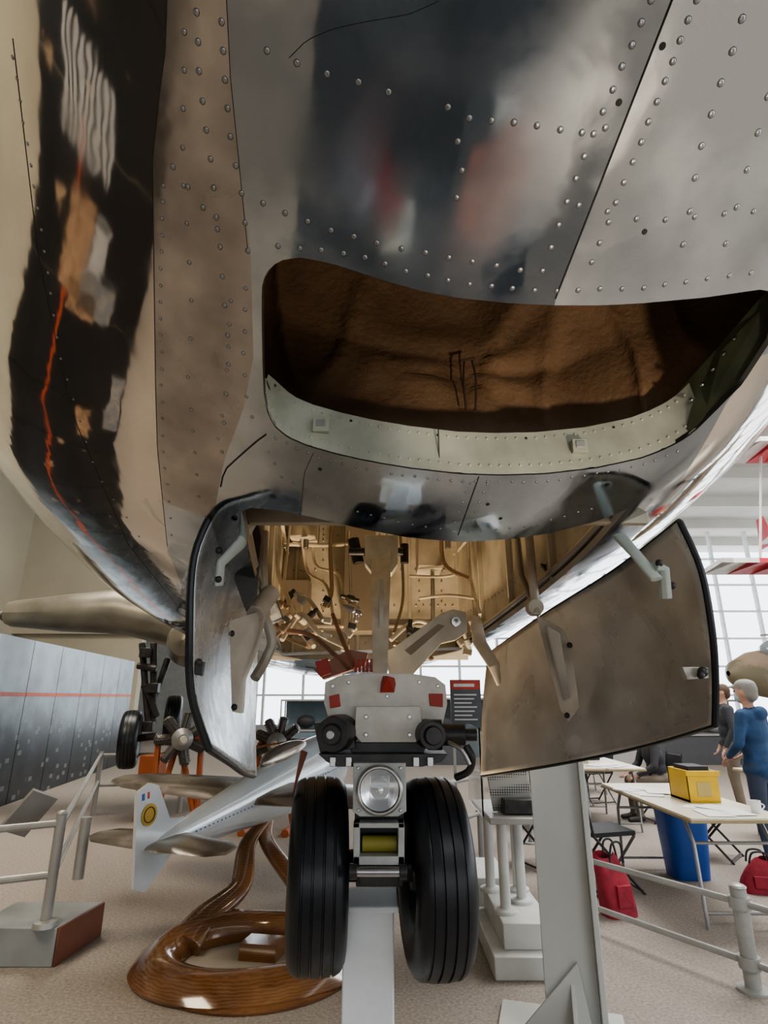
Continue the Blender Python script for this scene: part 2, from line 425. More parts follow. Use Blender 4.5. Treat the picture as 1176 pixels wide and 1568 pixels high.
pipes=[[(432,800,3.0),(430,850,3.2),(436,900,3.3),(452,940,3.2),(470,990,3.0)],
 [(470,800,3.6),(474,860,3.7),(482,895,3.7),(510,915,3.6),(520,960,3.4)],
 [(505,950,3.3),(518,925,3.5),(516,860,3.7),(520,810,3.7)],
 [(640,900,3.7),(700,900,3.6),(712,885,3.6),(712,815,3.6)],
 [(676,1000,3.6),(676,910,3.7),(672,820,3.7)],[(730,820,3.3),(735,900,3.3),(750,960,3.0)],
 [(440,1000,2.9),(470,960,3.0),(500,990,2.9),(540,1010,2.8)],[(425,950,3.0),(440,990,3.0),(480,1010,2.8)],
 [(610,1000,3.2),(650,970,3.3),(690,985,3.3)],[(545,830,3.6),(548,950,3.5),(540,1010,3.2)],
 [(440,850,3.7),(500,852,3.8),(545,850,3.7)],[(455,800,3.5),(448,870,3.5),(440,950,3.3)],[(690,820,3.5),(694,880,3.5),(735,905,3.3)],
 [(490,805,3.8),(492,880,3.8),(530,900,3.7),(535,980,3.4)],[(448,925,3.4),(480,935,3.5),(505,970,3.3)],[(655,935,3.6),(700,930,3.5),(745,935,3.2)],
 [(470,940,3.3),(468,980,3.2),(490,1010,3.0)],[(625,830,3.8),(630,930,3.7),(615,990,3.4)]]
for i,pp in enumerate(pipes): mb.tube(spl([W(*q) for q in pp],6),.010 if i%2 else .014,(0,0,3,0,1)[i%5],8)
for i in range(46):
    if i<30: x=random.uniform(425,560); y=random.uniform(930,1022)
    else: x=random.uniform(620,745); y=random.uniform(960,1020)
    p=W(x,y,random.uniform(2.8,3.5)); mm=random.choice([0,0,1,2,3,3])
    if i%2: mb.box(p,(.04,.05,.03),mm,Matrix.Rotation(random.random(),3,'Y'))
    else: mb.lathe(p,(random.uniform(-1,1),random.uniform(-.4,.4),random.uniform(-1,1)),[(-.05,.012),(-.02,.012),(-.02,.02),(.02,.02),(.02,.012),(.06,.012)],mm,12,True)
for x in(445,478,700): mb.lathe(W(x,850,3.6),(0,0,1),[(-.03,.018),(.03,.018)],1,14,True)
mb.obj('hydraulic_lines',[M_cream,M_steel,M_blackp,mat('tube_brown',(.30,.22,.15),.45,.3)],jet,bevel=.003)

# ---- nose gear
mb=MB()
mb.poly3([W(580,842,2.95),W(612,842,2.95),W(610,900,2.85),W(605,1052,2.4),W(582,1052,2.4),W(580,900,2.85)],(0,.05,-.02),0)
mb.box(W(596,955,2.66)+V((0,-.045,0)),(.02,.02,.30),0,Matrix.Rotation(-.25,3,'X'))
mb.prism([(570,836),(622,836),(622,880),(612,895),(582,895),(570,880)],2.9,.1,0)
mb.tube([W(545,862,2.95),W(630,862,2.95)],.022,1,14); mb.tube([W(552,842,2.98),W(560,880,2.98)],.03,1,12); mb.tube([W(632,850,3),W(632,880,3)],.022,1,12)
mb.prism([(606,1018),(690,958),(708,952),(728,956),(730,988),(712,1000),(690,1005),(640,1060),(608,1060)],2.65,.05,4)
mb.prism([(632,1016),(685,975),(695,978),(642,1024)],2.648,.004,7)  # dark tan strip on the bracket face
mb.lathe(W(712,972,2.65),(0,-1,0),[(0,.022),(.015,.022),(.015,.010),(.018,.0001)],2,16)
mb.prism([(490,1046),(545,1015),(575,1020),(570,1040),(505,1062)],2.6,.06,9)
mb.prism([(492,1034),(512,1028),(518,1052),(500,1058)],2.595,.01,3)
for q in ([(450,985,2.7),(490,995,2.6),(545,1045,2.4)],[(520,960,3.0),(535,1000,2.7),(555,1045,2.5)]):
    mb.tube(spl([W(*p) for p in q],5),.011,9,8)
mb.prism([(508,1066),(530,1056),(570,1052),(640,1052),(680,1058),(696,1070),(699,1100),(692,1132),(668,1137),(658,1162),(555,1162),(546,1132),(514,1126),(506,1098)],2.18,.26,0)
mb.prism([(556,1104),(657,1104),(661,1148),(650,1160),(564,1160),(554,1148)],2.13,.08,0)
mb.prism([(514,1088),(530,1084),(532,1104),(516,1107)],2.174,.01,3); mb.prism([(670,1084),(692,1084),(692,1105),(672,1103)],2.174,.01,3)
for p in ((572,1120),(640,1120),(572,1148),(640,1148)): mb.lathe(W(*p,2.13),(0,-1,0),[(0,.008),(.006,.008),(.006,.0001)],2,6)
for p in ((520,1072),(545,1066),(655,1066),(684,1072),(605,1088)): mb.lathe(W(*p,2.18),(0,-1,0),[(0,.007),(.005,.007),(.005,.0001)],2,6)
mb.add([W(594,1082,2.15),W(616,1082,2.15),W(620,1060,2.2),W(596,1056,2.2),W(606,1056,2.12)],[(0,1,4),(1,2,4),(2,3,4),(3,0,4)],3)
for k in range(5): mb.box(W(556+k*6,1040,2.35),(.01,.01,.05),3)
mb.lathe(W(517,1148,2.02),(.15,1,0),[(0,.0001),(0,.03),(.02,.034),(.02,.055),(.05,.06),(.2,.06),(.22,.05)],1,28)
mb.lathe(W(517,1148,2.02),(.15,1,0),[(-.012,.0001),(-.012,.014),(.002,.014)],2,16)
mb.prism([(490,1130),(548,1130),(556,1170),(500,1176)],2.12,.14,1)
mb.lathe(W(668,1148,2.15),(1,-.05,0),[(0,.05),(.05,.05),(.05,.036),(.13,.036),(.13,.02),(.17,.02),(.17,.0001)],1,24)
mb.lathe(W(678,1150,2.03),(-.1,1,0),[(0,.0001),(0,.028),(.02,.03),(.02,.045),(.2,.05)],1,24)
mb.prism([(543,1160),(668,1160),(660,1182),(552,1182)],2.15,.24,1)
mb.prism([(497,1178),(700,1178),(690,1190),(660,1198),(525,1198),(510,1190)],2.08,.28,1)
for x in (520,545,650,672): mb.box(W(x,1190,2.07),(.02,.02,.03),2)
mb.prism([(553,1196),(632,1196),(630,1386),(556,1386)],2.14,.30,1)
mb.tube([W(455,1352,2.32),W(725,1352,2.30)],.05,1,20)
mb.prism([(552,1192),(634,1192),(635,1268),(622,1276),(562,1276),(551,1268)],2.04,.04,8)
for p in ((560,1200),(626,1200),(560,1266),(626,1266)): mb.lathe(W(*p,2.04),(0,-1,0),[(0,.006),(.005,.006),(.005,.0001)],2,6)
lc=W(593,1234,2.035)
mb.lathe(lc,(0,-1,0),[(0,.074),(.012,.076),(.018,.070),(.018,.064),(.004,.062)],2,40)
for pl in ([(552,1286),(632,1286),(632,1294),(552,1294)],[(552,1286),(562,1286),(562,1352),(552,1352)],[(622,1286),(632,1286),(632,1352),(622,1352)],[(552,1338),(632,1338),(632,1352),(552,1352)]):
    mb.prism(pl,2.04,.06,8)
mb.tube([W(566,1318,2.09),W(620,1318,2.09)],.024,5,16); mb.tube([W(548,1362,2.02),W(634,1362,2.02)],.014,2,14)
for x in(552,630): mb.lathe(W(x,1362,2.02),(1,0,0),[(-.012,.022),(.012,.022)],1,12,True)
mb.prism([(560,1352),(626,1352),(622,1384),(562,1384)],2.08,.1,1)
mb.tube(spl([W(728,1165,2.1),W(738,1185,2.1),W(732,1205,2.12),W(712,1215,2.15)],6),.012,1,10)
mb.tube(spl([W(700,1160,2.1),W(722,1172,2.08),W(734,1195,2.08)],5),.008,2,8)
mb.poly3([W(470,1172,2.2),W(480,1176,2.2),W(463,1225,2.2),W(455,1250,2.2)],(0,.02,0),6)
mb.obj('nose_gear_leg',[M_white,M_blackp,M_steel,M_red,M_cream,mat('yellow_green_paint',(.30,.27,.05),.5),mat('brown_strap',(.25,.08,.04),.6),mat('web_dark_tan',(.25,.2,.14),.6),mat('gear_light_grey',(.54,.56,.54),.4,.1,(.36,.37,.35),8),mat('linkage_brown',(.28,.13,.09),.5,.2,(.16,.09,.06),9)],jet,bevel=.005)
mb=MB(); mb.lathe(lc+V((0,-.012,0)),(0,-1,0),[(-.024,.0001),(-.022,.02),(-.014,.042),(.0,.062)],0,32); mb.lathe(lc+V((0,-.008,0)),(0,-1,0),[(.0,.0001),(.0,.012),(.008,.012),(.012,.006),(.013,.0001)],0,16)
mb.obj('landing_light_reflector',[mat('chrome',(.92,.94,.96),.22,1)],jet)
mb=MB(); mb.lathe(lc,(0,-1,0),[(.014,.062),(.020,.045),(.024,.02),(.025,.0001)],0,32)
mb.obj('landing_light_lens',[mat('lens_glass',(1,1,1),.02,0,(.97,.98,1),trans=1)],jet)
mb=MB()
for dx,dz in ((-.03,.0),(.03,0)): mb.tube([lc+V((dx,-.022,dz-.045)),lc+V((dx,-.022,dz+.045))],.0012,0,6)
mb.obj('landing_light_ribs',[M_steel],jet)
def wheel(c,R,hw,parent,name,yaw=.105,seg=72,hubm=None):
    ax=V((1,yaw,0)).normalized()
    pr=[(-hw*.62,R*.50,1),(-hw*.70,R*.56,0),(-hw*.93,R*.66,0),(-hw,R*.80,0),(-hw*.95,R*.88,0),(-hw*.82,R*.945,0),(-hw*.66,R*.975,0)]
    for g in(-.52,-.18,.18,.52):
        e=.028
        pr+=[(hw*(g-e*1.6),R*(1-.022*abs(g)*1.5),0),(hw*(g-e),R*.965,0),(hw*(g+e),R*.965,0),(hw*(g+e*1.6),R*(1-.022*abs(g)*1.5),0)]
    pr+=[(hw*.66,R*.975,0),(hw*.82,R*.945,0),(hw*.95,R*.88,0),(hw,R*.80,0),(hw*.93,R*.66,0),(hw*.70,R*.56,0),(hw*.62,R*.50,1)]
    mb=MB(); mb.lathe(c,ax,pr,0,seg)
    for s in(-1,1):
        mb.lathe(c,ax,[(s*hw*.62,R*.52),(s*hw*.72,R*.5),(s*hw*.45,R*.42),(s*hw*.4,R*.2),(s*hw*.8,R*.17),(s*hw*.8,.0001)],1,seg)
        for k in range(8):
            a=2*math.pi*k/8; u=ax.orthogonal().normalized(); w=ax.cross(u)
            mb.ell(V(c)+ax*s*hw*.45+(u*math.cos(a)+w*math.sin(a))*R*.32,R*.035,1,seg=8,rings=6)
    return mb.obj(name,[M_black,hubm or M_blackp],parent,ang=.5)
wl=W(497,1359,2.33); wr=W(676,1357,2.30); wr.z=wl.z
wheel(wl,.304,.098,jet,'nose_wheel_left'); wheel(wr,.304,.098,jet,'nose_wheel_right')
def door(name,grid,mats,flip=False):
    nu=len(grid); cols=[spl([W(*p) for p in col],5) for col in grid]
    nvv=len(cols[0]); rows=[spl([cols[i][j] for i in range(nu)],8) for j in range(nvv)]
    nn=len(rows[0]); vs=[p for r_ in rows for p in r_]
    fs=[(j*nn+i,j*nn+i+1,(j+1)*nn+i+1,(j+1)*nn+i) for j in range(nvv-1) for i in range(nn-1)]
    mb=MB(); mb.add(vs,fs); o=mb.obj(name,mats,jet,ang=3.1,recalc=False)
    s=o.modifiers.new('solid','SOLIDIFY'); s.thickness=.022; s.offset=0; s.material_offset=1 ; s.material_offset_rim=2
    mb=MB(); border=rows[0]+[r_[-1] for r_ in rows][1:]+rows[-1][::-1][1:]+[r_[0] for r_ in rows][::-1][1:]
    mb.tube(border,.010,0,8); mb.obj(name+'_seal',[M_black],jet)
    return rows
LR=door('gear_door_left',[[(335,792,1.62),(303,870,1.62),(296,985,1.64),(299,1085,1.68),(325,1170,1.74)],
 [(375,850,2.0),(345,930,2.0),(330,1020,2.05),(333,1110,2.1),(358,1192,2.15)],
 [(425,930,2.5),(385,970,2.5),(372,1040,2.52),(372,1120,2.52),(380,1208,2.5)],
 [(440,965,2.85),(405,990,2.85),(398,1050,2.85),(396,1120,2.85),(397,1213,2.85)]],[M_doorl,M_doorl,M_black])
RR=door('gear_door_right',[[(1062,815,1.6),(1095,890,1.6),(1112,980,1.62),(1118,1060,1.66),(1117,1132,1.72)],
 [(960,893,2.0),(988,960,2.0),(1006,1030,2.04),(1012,1100,2.08),(1008,1164,2.12)],
 [(850,962,2.45),(868,1010,2.45),(880,1070,2.45),(882,1130,2.45),(875,1192,2.48)],
 [(765,1022,2.95),(759,1080,2.95),(756,1120,2.95),(755,1165,2.93),(754,1212,2.9)]],[M_door,M_doorl,M_black])
mb=MB()
mb.tube([W(968,838,1.66),W(995,868,1.6),W(1026,905,1.56)],[.026,.022,.022],1,10,flat=.5)
mb.tube([W(1022,885,1.57),W(1036,890,1.58),W(1040,935,1.6)],.018,1,8)
mb.poly3([W(838,962,2.2),W(880,985,2.15),W(892,1010,2.18),W(906,1105,2.28),W(888,1128,2.3),W(876,1110,2.28)],(.015,.05,.01),0)
mb.poly3([W(852,978,2.17),W(872,990,2.14),W(890,1090,2.24),W(880,1095,2.25)],(.0,-.02,.0),4)
mb.tube([W(826,830,2.3),W(832,900,2.25),W(838,960,2.2)],.018,0,10); mb.tube([W(808,830,2.35),W(815,900,2.3),W(838,955,2.22)],.012,2,10)
mb.lathe(W(838,948,2.19),(0,-1,0),[(-.05,.03),(.0,.03),(.0,.0001)],0,18)
mb.tube([W(742,965,2.9),W(750,1005,2.8),W(772,1040,2.75),W(780,1070,2.78)],[.03,.035,.03,.012],0,10,flat=.5)
for p in ((1050,915,1.6),(1095,1055,1.62),(890,1008,2.14),(886,1118,2.24),(1030,880,1.56)): mb.ell(W(*p),.011,3,seg=8,rings=6)
mb.prism([(1066,1042),(1108,1042),(1108,1060),(1074,1062)],1.66,.02,4)
mb.ell(W(1098,1050,1.64),.014,3)
mb.prism([(845,880),(862,885),(860,900)],2.3,.02,3)
mb.tube([W(398,805,1.72),W(375,850,1.68),W(345,880,1.66),(W(342,915,1.68))],[.03,.026,.022,.02],1,10,flat=.5)
mb.poly3([W(358,970,1.95),W(405,955,2.1),W(412,960,2.15),W(400,1010,2.1),W(380,1060,2.05),W(376,1115,2.05),W(362,1112,2.0)],(-.0,.05,.0),0)
mb.tube([W(425,925,2.2),W(410,945,2.15),W(398,960,2.1)],.035,0,12)
mb.tube([W(412,830,2.2),W(410,880,2.2),W(412,935,2.2)],.02,0,10)
mb.tube(spl([W(412,960,2.3),W(425,1000,2.3),W(415,1030,2.3),W(398,1060,2.25)],5),.02,0,8)
mb.prism([(372,800),(400,798),(408,840),(400,930),(384,955),(366,905)],1.98,.02,5)
for p in ((342,860,1.65),(341,905,1.66),(362,990,1.97),(366,1105,1.99),(310,1035,1.62)): mb.ell(W(*p),.011,3,seg=8,rings=6)
mb.prism([(304,1034),(318,1034),(315,1056),(304,1054)],1.68,.02,3)
mb.obj('door_hinge_arms',[mat('arm_tan',(.60,.55,.46),.42,.1,(.36,.32,.26),6),mat('arm_green',(.52,.58,.53),.45,0,(.38,.42,.38)),M_steel,M_blackp,M_door,mat('web_dark',(.07,.065,.06),.5,.2)],jet,bevel=.005)

# =====================================================  SUPPORTS
p=W(577,1390,2.3)
mb=MB(); mb.bb(p.x-.083,p.x+.083,2.20,2.37,0,p.z-.03); mb.bb(p.x-.1,p.x+.1,2.18,2.39,p.z-.035,p.z-.015); mb.bb(p.x-.2,p.x+.2,2.1,2.5,0,.02)
mb.obj('jack_post',[M_wpost],bevel=.005)
mb=MB()
c0=W(842,1400,3.3); c1=W(920,1400,3.3); Rc=Matrix.Rotation(-.27,3,'Z'); pc=V(((c0.x+c1.x)/2,3.3,0)); hw=(c1.x-c0.x)/2
def cb(x0,x1,y0,y1,z0,z1): 
    q=V(((x0+x1)/2,(y0+y1)/2,0)); mb.box(pc+Rc@q+V((0,0,(z0+z1)/2)),(x1-x0,y1-y0,z1-z0),0,Rc)
cb(-hw,hw,0,.05,0,1.70); cb(hw,hw+.028,-.07,.32,0,1.70); cb(-hw,hw,.27,.32,0,1.70); cb(-hw,-hw+.02,.05,.27,0,1.7)
cb(-hw-.25,hw+.12,-.35,.45,0,.025)
mb.poly3([pc+Rc@V(q) for q in ((-hw-.20,-.01,.025),(hw-.02,-.01,.025),(-hw+.16,-.01,.40))],Rc@V((0,-.02,0))); mb.poly3([pc+Rc@V(q) for q in((-hw+.12,0,.025),(-hw+.12,-.32,.025),(-hw+.12,0,.34))],Rc@V((.02,0,0)))
cb(-hw-.02,hw+.04,-.05,.36,1.69,1.72)
mb.obj('steel_support_column',[mat('column_paint',(.54,.55,.53),.45,.1,(.48,.49,.46),2)],bevel=.004)

# =====================================================  ROOM
M_floor=mat('carpet',(.45,.40,.35),.95,0,(.27,.235,.205),55,.5,260,detail=8,lo=.3,hi=.7)
mb=MB(); mb.bb(-12,22,-14,30,-.1,0); mb.obj('floor',[M_floor],smooth=False)
M_ceil=mat('ceiling_paint',(.62,.60,.55),.8,0,(.55,.53,.49),.6)
mb=MB(); mb.bb(-12,22,-14,30,9,9.2)
for y in range(-12,30,3): mb.bb(-12,22,y,y+.25,8.6,9)
mb.obj('ceiling',[M_ceil],smooth=False)
M_wall=mat('wall_cream',(.46,.43,.34),.8,0,(.40,.37,.30),.5)
mb=MB(); mb.bb(-11.2,-11,-14,30,0,9); mb.obj('wall_left',[M_wall],smooth=False)
M_mul=mat('mullion_white',(.75,.77,.78),.5)
M_low=mat('low_wall',(.42,.43,.42),.7)
mb=MB(); mb.bb(-12,22,-14.2,-14,0,.9,0); mb.bb(-12,22,-14.2,-14,3.6,9,0); mb.bb(-12,-7,-14.2,-14,.9,3.6)
for x in [-7+1.8*i for i in range(17)]: mb.bb(x-.05,x+.05,-14.15,-14.05,.9,3.6,1)
mb.obj('wall_front',[mat('wall_front_dark',(.18,.18,.19),.7),M_mul],smooth=False)
mb=MB(); mb.bb(-12,22,26,26.2,0,.5,1)
for x in [-12+1.7*i for i in range(21)]: mb.bb(x-.05,x+.05,26,26.2,.5,9)
for z in (1.7,2.9,4.1,5.3,6.5,7.7): mb.bb(-12,22,26.02,26.16,z-.04,z+.04)
mb.bb(-12,-5.5,25.9,26.3,0,9,1)
mb.obj('window_1',[M_mul,M_low],smooth=False)
mb=MB(); mb.bb(20,20.2,-14,26,0,.5,1)
for y in [-14+2*i for i in range(21)]: mb.bb(20,20.2,y-.05,y+.05,.5,9)
for z in (1.7,2.9,4.1,5.3,6.5,7.7): mb.bb(20.02,20.16,-14,26,z-.04,z+.04)
mb.obj('window_2',[M_mul,M_low],smooth=False)
mb=MB(); mb.bb(-11,-7.2,17.5,17.8,0,9); mb.bb(-11,-5.2,17.3,17.5,3.4,9); mb.obj('wall_back',[M_wall],smooth=False)
# low exhibit cases and panels in the hall behind the nose gear
def case(name,x,y,w,d,h,c1_,c2_):
    mb=MB(); mb.bb(x-w/2,x+w/2,y-d/2,y+d/2,0,h*.45,0); mb.bb(x-w/2-.03,x+w/2+.03,y-d/2-.03,y+d/2+.03,h*.45,h*.48,1)
    for sx in(-1,1):
        for sy in(-1,1): mb.bb(x+sx*(w/2-.02)-.02,x+sx*(w/2-.02)+.02,y+sy*(d/2-.02)-.02,y+sy*(d/2-.02)+.02,h*.48,h,1)
    mb.bb(x-w/2,x+w/2,y-d/2,y+d/2,h,h+.05,1); mb.bb(x-w/2+.05,x+w/2-.05,y+d/2-.04,y+d/2-.02,h*.48,h,0)
    mb.ell((x-w*.18,y,h*.62),(w*.12,d*.2,h*.12),2); mb.ell((x+w*.18,y,h*.58),(w*.08,d*.2,h*.08),1)
    mb.obj(name,[c1_,c2_,M_cb],bevel=.008)
M_cb=mat('chair_black',(.03,.03,.035),.6)
cs1=mat('case_blue_grey',(.16,.22,.26),.5); cs2=mat('case_trim',(.35,.35,.34),.4); cs3=mat('case_dark',(.09,.09,.10),.5)
case('exhibit_case',-1.9,18,2.2,.8,1.5,cs1,cs2); case('exhibit_case',1.9,16,1.8,.8,1.55,cs3,cs2); case('exhibit_case',4.6,17,2.6,.8,1.5,cs1,cs2); case('exhibit_case',8.2,16,2.2,.8,1.5,cs3,cs2); case('exhibit_case',.2,20,2,.8,1.4,cs3,cs2)
# mural wall
m=bpy.data.materials.new('mural_print'); m.use_nodes=True; nt=m.node_tree; N=nt.nodes; L=nt.links; b=N['Principled BSDF']; b.inputs['Roughness'].default_value=.3
tc=N.new('ShaderNodeTexCoord'); sep=N.new('ShaderNodeSeparateXYZ'); L.new(tc.outputs['Object'],sep.inputs[0])
mp=N.new('ShaderNodeMapping'); mp.inputs['Scale'].default_value=(1,.9,.9); L.new(tc.outputs['Object'],mp.inputs[0])
n1=N.new('ShaderNodeTexNoise'); n1.inputs['Scale'].default_value=2.2; n1.inputs['Detail'].default_value=10; L.new(mp.outputs[0],n1.inputs[0])
ma=N.new('ShaderNodeMath'); ma.operation='MULTIPLY_ADD'; ma.inputs[1].default_value=.30; ma.inputs[2].default_value=-.30; L.new(sep.outputs['Z'],ma.inputs[0])
ad=N.new('ShaderNodeMath'); ad.operation='ADD'; L.new(ma.outputs[0],ad.inputs[0]); 
m2=N.new('ShaderNodeMath'); m2.operation='MULTIPLY'; m2.inputs[1].default_value=.85; L.new(n1.outputs['Fac'],m2.inputs[0]); L.new(m2.outputs[0],ad.inputs[1])
rp=N.new('ShaderNodeValToRGB'); e=rp.color_ramp.elements; e[0].position=.2;e[0].color=(.02,.025,.03,1);e[1].position=.85;e[1].color=(.26,.34,.39,1)
x=e.new(.42);x.color=(.04,.055,.065,1); x=e.new(.58);x.color=(.11,.155,.185,1)
L.new(ad.outputs[0],rp.inputs[0])
vo=N.new('ShaderNodeTexVoronoi'); vo.distance='CHEBYCHEV'; vo.inputs['Scale'].default_value=3.2; mpv=N.new('ShaderNodeMapping'); mpv.inputs['Scale'].default_value=(1,1,1.8); L.new(tc.outputs['Object'],mpv.inputs[0]); L.new(mpv.outputs[0],vo.inputs['Vector'])
lt=N.new('ShaderNodeMath'); lt.operation='LESS_THAN'; lt.inputs[1].default_value=.2; L.new(vo.outputs['Distance'],lt.inputs[0])
zl=N.new('ShaderNodeMapRange'); zl.inputs['From Min'].default_value=1.5; zl.inputs['From Max'].default_value=.7; zl.inputs['To Max'].default_value=.6; L.new(sep.outputs['Z'],zl.inputs['Value'])
mm=N.new('ShaderNodeMath'); mm.operation='MULTIPLY'; L.new(lt.outputs[0],mm.inputs[0]); L.new(zl.outputs[0],mm.inputs[1])
mxc=N.new('ShaderNodeMix'); mxc.data_type='RGBA'; L.new(mm.outputs[0],mxc.inputs['Factor']); L.new(rp.outputs[0],mxc.inputs[6]); mxc.inputs[7].default_value=(.26,.29,.28,1)
vp=N.new('ShaderNodeTexVoronoi'); vp.distance='CHEBYCHEV'; vp.inputs['Scale'].default_value=1.6; vp.inputs['Randomness'].default_value=.9; L.new(tc.outputs['Object'],vp.inputs['Vector'])
lp_=N.new('ShaderNodeMath'); lp_.operation='LESS_THAN'; lp_.inputs[1].default_value=.12; L.new(vp.outputs['Distance'],lp_.inputs[0])
n4=N.new('ShaderNodeTexNoise'); n4.inputs['Scale'].default_value=9; n4.inputs['Detail'].default_value=6; L.new(tc.outputs['Object'],n4.inputs[0])
r4=N.new('ShaderNodeValToRGB'); r4.color_ramp.elements[0].position=.42; r4.color_ramp.elements[0].color=(.03,.02,.015,1); r4.color_ramp.elements[1].position=.58; r4.color_ramp.elements[1].color=(.60,.42,.26,1); L.new(n4.outputs['Fac'],r4.inputs[0])
mxp=N.new('ShaderNodeMix'); mxp.data_type='RGBA'; L.new(lp_.outputs[0],mxp.inputs['Factor']); mxp.inputs[6].default_value=(.022,.021,.021,1); L.new(r4.outputs[0],mxp.inputs[7])
mr=N.new('ShaderNodeMapRange'); mr.inputs['From Min'].default_value=5; mr.inputs['From Max'].default_value=9.5; L.new(sep.outputs['Y'],mr.inputs['Value'])
mx=N.new('ShaderNodeMix'); mx.data_type='RGBA'; L.new(mr.outputs[0],mx.inputs['Factor']); L.new(mxp.outputs[2],mx.inputs[6]); L.new(mxc.outputs[2],mx.inputs[7]); L.new(mx.outputs[2],b.inputs['Base Color'])
M_mural=m
def mx_(Y): return -5.9-(Y-9.8)*.129
def refl(px,py):
    h=hit(px,py)
    if not h: return None
    p=S(*h); n=Sn(*h); d=(p-CAM).normalized(); r=d-n*2*d.dot(n)
    den=r.x+.129*r.y
    if abs(den)<1e-4: return None
    t=(-5.9-(p.y-9.8)*.129-p.x)/den
    if t<=0: return None
    q=p+r*t; return (q.y,q.z)
ye=refl(130,265); ystart=ye[0] if ye and -8<ye[0]<6 else -8
mb=MB()
ymur=[-8+1.2*i for i in range(21)]
for y0,y1 in zip(ymur,ymur[1:]):
    a=V((mx_(y0),y0,0)); c=V((mx_(y1),y1-.015,0)); mb.poly3([a,c,c+V((0,0,2.52)),a+V((0,0,2.52))],(-.12,0,0),0)
    if y0>=ystart-.6: mb.poly3([a+V((.004,0,1.62)),c+V((.004,0,1.62)),c+V((.004,0,1.68)),a+V((.004,0,1.68))],(.006,0,0),1)
def reflection_board(px,size,mi,stripes=0,zoff=0):  # unseen boards added where their reflections show in the skin
    q=refl(*px)
    if not q: return
    Y=min(14,max(-7.5,q[0])); z=min(2.45-size[1]/2,max(size[1]/2+.05,q[1]+zoff)); hy=size[0]/2; hz=size[1]/2
    def P(y,zz,o=.012): return V((mx_(y)+o,y,zz))
    if not stripes: mb.poly3([P(Y-hy,z-hz),P(Y+hy,z-hz),P(Y+hy,z+hz),P(Y-hy,z+hz)],(.02,0,0),mi)
    else:
        for k in range(stripes):
            z0=z-hz+2*hz*k/stripes; z1=z0+2*hz/stripes*.6
            mb.poly3([P(Y-hy,z0),P(Y+hy*(.7+.3*(k%2)),z0),P(Y+hy*(.7+.3*((k+1)%2)),z1),P(Y-hy*.9,z1)],(.02,0,0),mi)
reflection_board((135,170),(.75,1.0),2,9); reflection_board((120,385),(.7,.45),3); reflection_board((150,400),(.4,.3),2); reflection_board((128,470),(.3,.6),3); reflection_board((152,470),(.35,.7),4); reflection_board((190,640),(1.0,.3),4); reflection_board((130,660),(.7,.3),3)
mb.obj('exhibit_mural_wall',[M_mural,mat('orange_stripe',(.60,.12,.05),.5),mat('print_grey_white',(.62,.60,.56),.6),mat('print_warm',(.60,.38,.22),.6,0,(.30,.18,.11),8),mat('print_slate',(.22,.23,.25),.6,0,(.4,.36,.3),10)],smooth=False)
e=empty('reflection_stand'); mb=MB()  # unseen stand added so its coral patches reflect in the belly
RT=Matrix.Rotation(-.45,3,'X')
def refl_stand(cx_,cy_,w_,d_):
    c=V((cx_,cy_,.95)); mb.box(c,(w_,d_,.03),0,RT)
    for i,(ox,oy,sx,sy,m_) in enumerate(((-.18,.12,.40,.55,1),(.12,-.10,.30,.40,1),(.05,-.36,.5,.2,2),(.33,.3,.2,.2,2))):
        mb.box(c+RT@V((ox*w_,oy*d_,.018)),(sx*w_,sy*d_,.006),m_,RT)
    mb.tube([(cx_,cy_,0),(cx_,cy_,.93)],.035,3,12); mb.bb(cx_-.2,cx_+.2,cy_-.18,cy_+.18,0,.02,3)
refl_stand(.42,.28,.62,.62)
mb.obj('reflection_stand_panel',[mat('stand_panel_grey',(.16,.17,.18),.5),mat('coral_patch',(.70,.30,.22),.5,0,(.5,.32,.27),14),mat('white_patch',(.75,.75,.72),.5),M_rail],e,bevel=.003)
mb=MB(); c=V((-.42,.26,.95)); R_=Matrix.Rotation(-.7,3,'Z'); mb.box(c,(.13,.50,.02),0,R_); mb.box(c+V((-.14,.0,0)),(.14,.26,.02),1,R_); mb.tube([(c.x,c.y,0),(c.x,c.y,.94)],.03,2,12); mb.bb(c.x-.15,c.x+.15,c.y-.15,c.y+.15,0,.02,2)  # unseen card on a post, added for a red reflection in the belly
mb.obj('red_reflection_card',[mat('card_crimson',(.32,.07,.08),.5),mat('card_pale_blue',(.6,.68,.8),.5),M_rail],bevel=.003)
mb=MB(); mb.bb(-1.6,.9,-2.6,.9,0,.012); mb.obj('reflection_mat',[mat('mat_charcoal',(.10,.107,.115),.9,0,(.07,.075,.08),40,.3,200)],bevel=.004)  # unseen dark mat added to darken what the belly reflects

# =====================================================  LEFT: background airplane wing & gear
bp_=empty('propeller_airplane')
mb=MB()
P0=W(25,962,9.2); P1=W(200,960,9.4); P2=W(300,985,9.6); P3=P2+V((.3,.1,.05))
def wingsec(c,chord,th):
    return [c+V((0,chord*(t-.4),th*s)) for t,s in ((0,0),(.04,.35),(.12,.6),(.3,.75),(.6,.5),(1,.02),(.6,-.4),(.3,-.6),(.12,-.5),(.04,-.3))]
secs=[wingsec(P0,.9,.30),wingsec(W(110,962,9.3),1.1,.44),wingsec(P1,1.3,.54),wingsec(P2,1.4,.58),wingsec(P3,1.4,.58)]
vs=[p for s_ in secs for p in s_]; fs=[(i*10+k,i*10+(k+1)%10,(i+1)*10+(k+1)%10,(i+1)*10+k) for i in range(4) for k in range(10)]+[tuple(range(10)),tuple(40+k for k in range(10))]
mb.add(vs,fs,0); mb.ell(W(16,964,9.2),(.06,.30,.10),1)
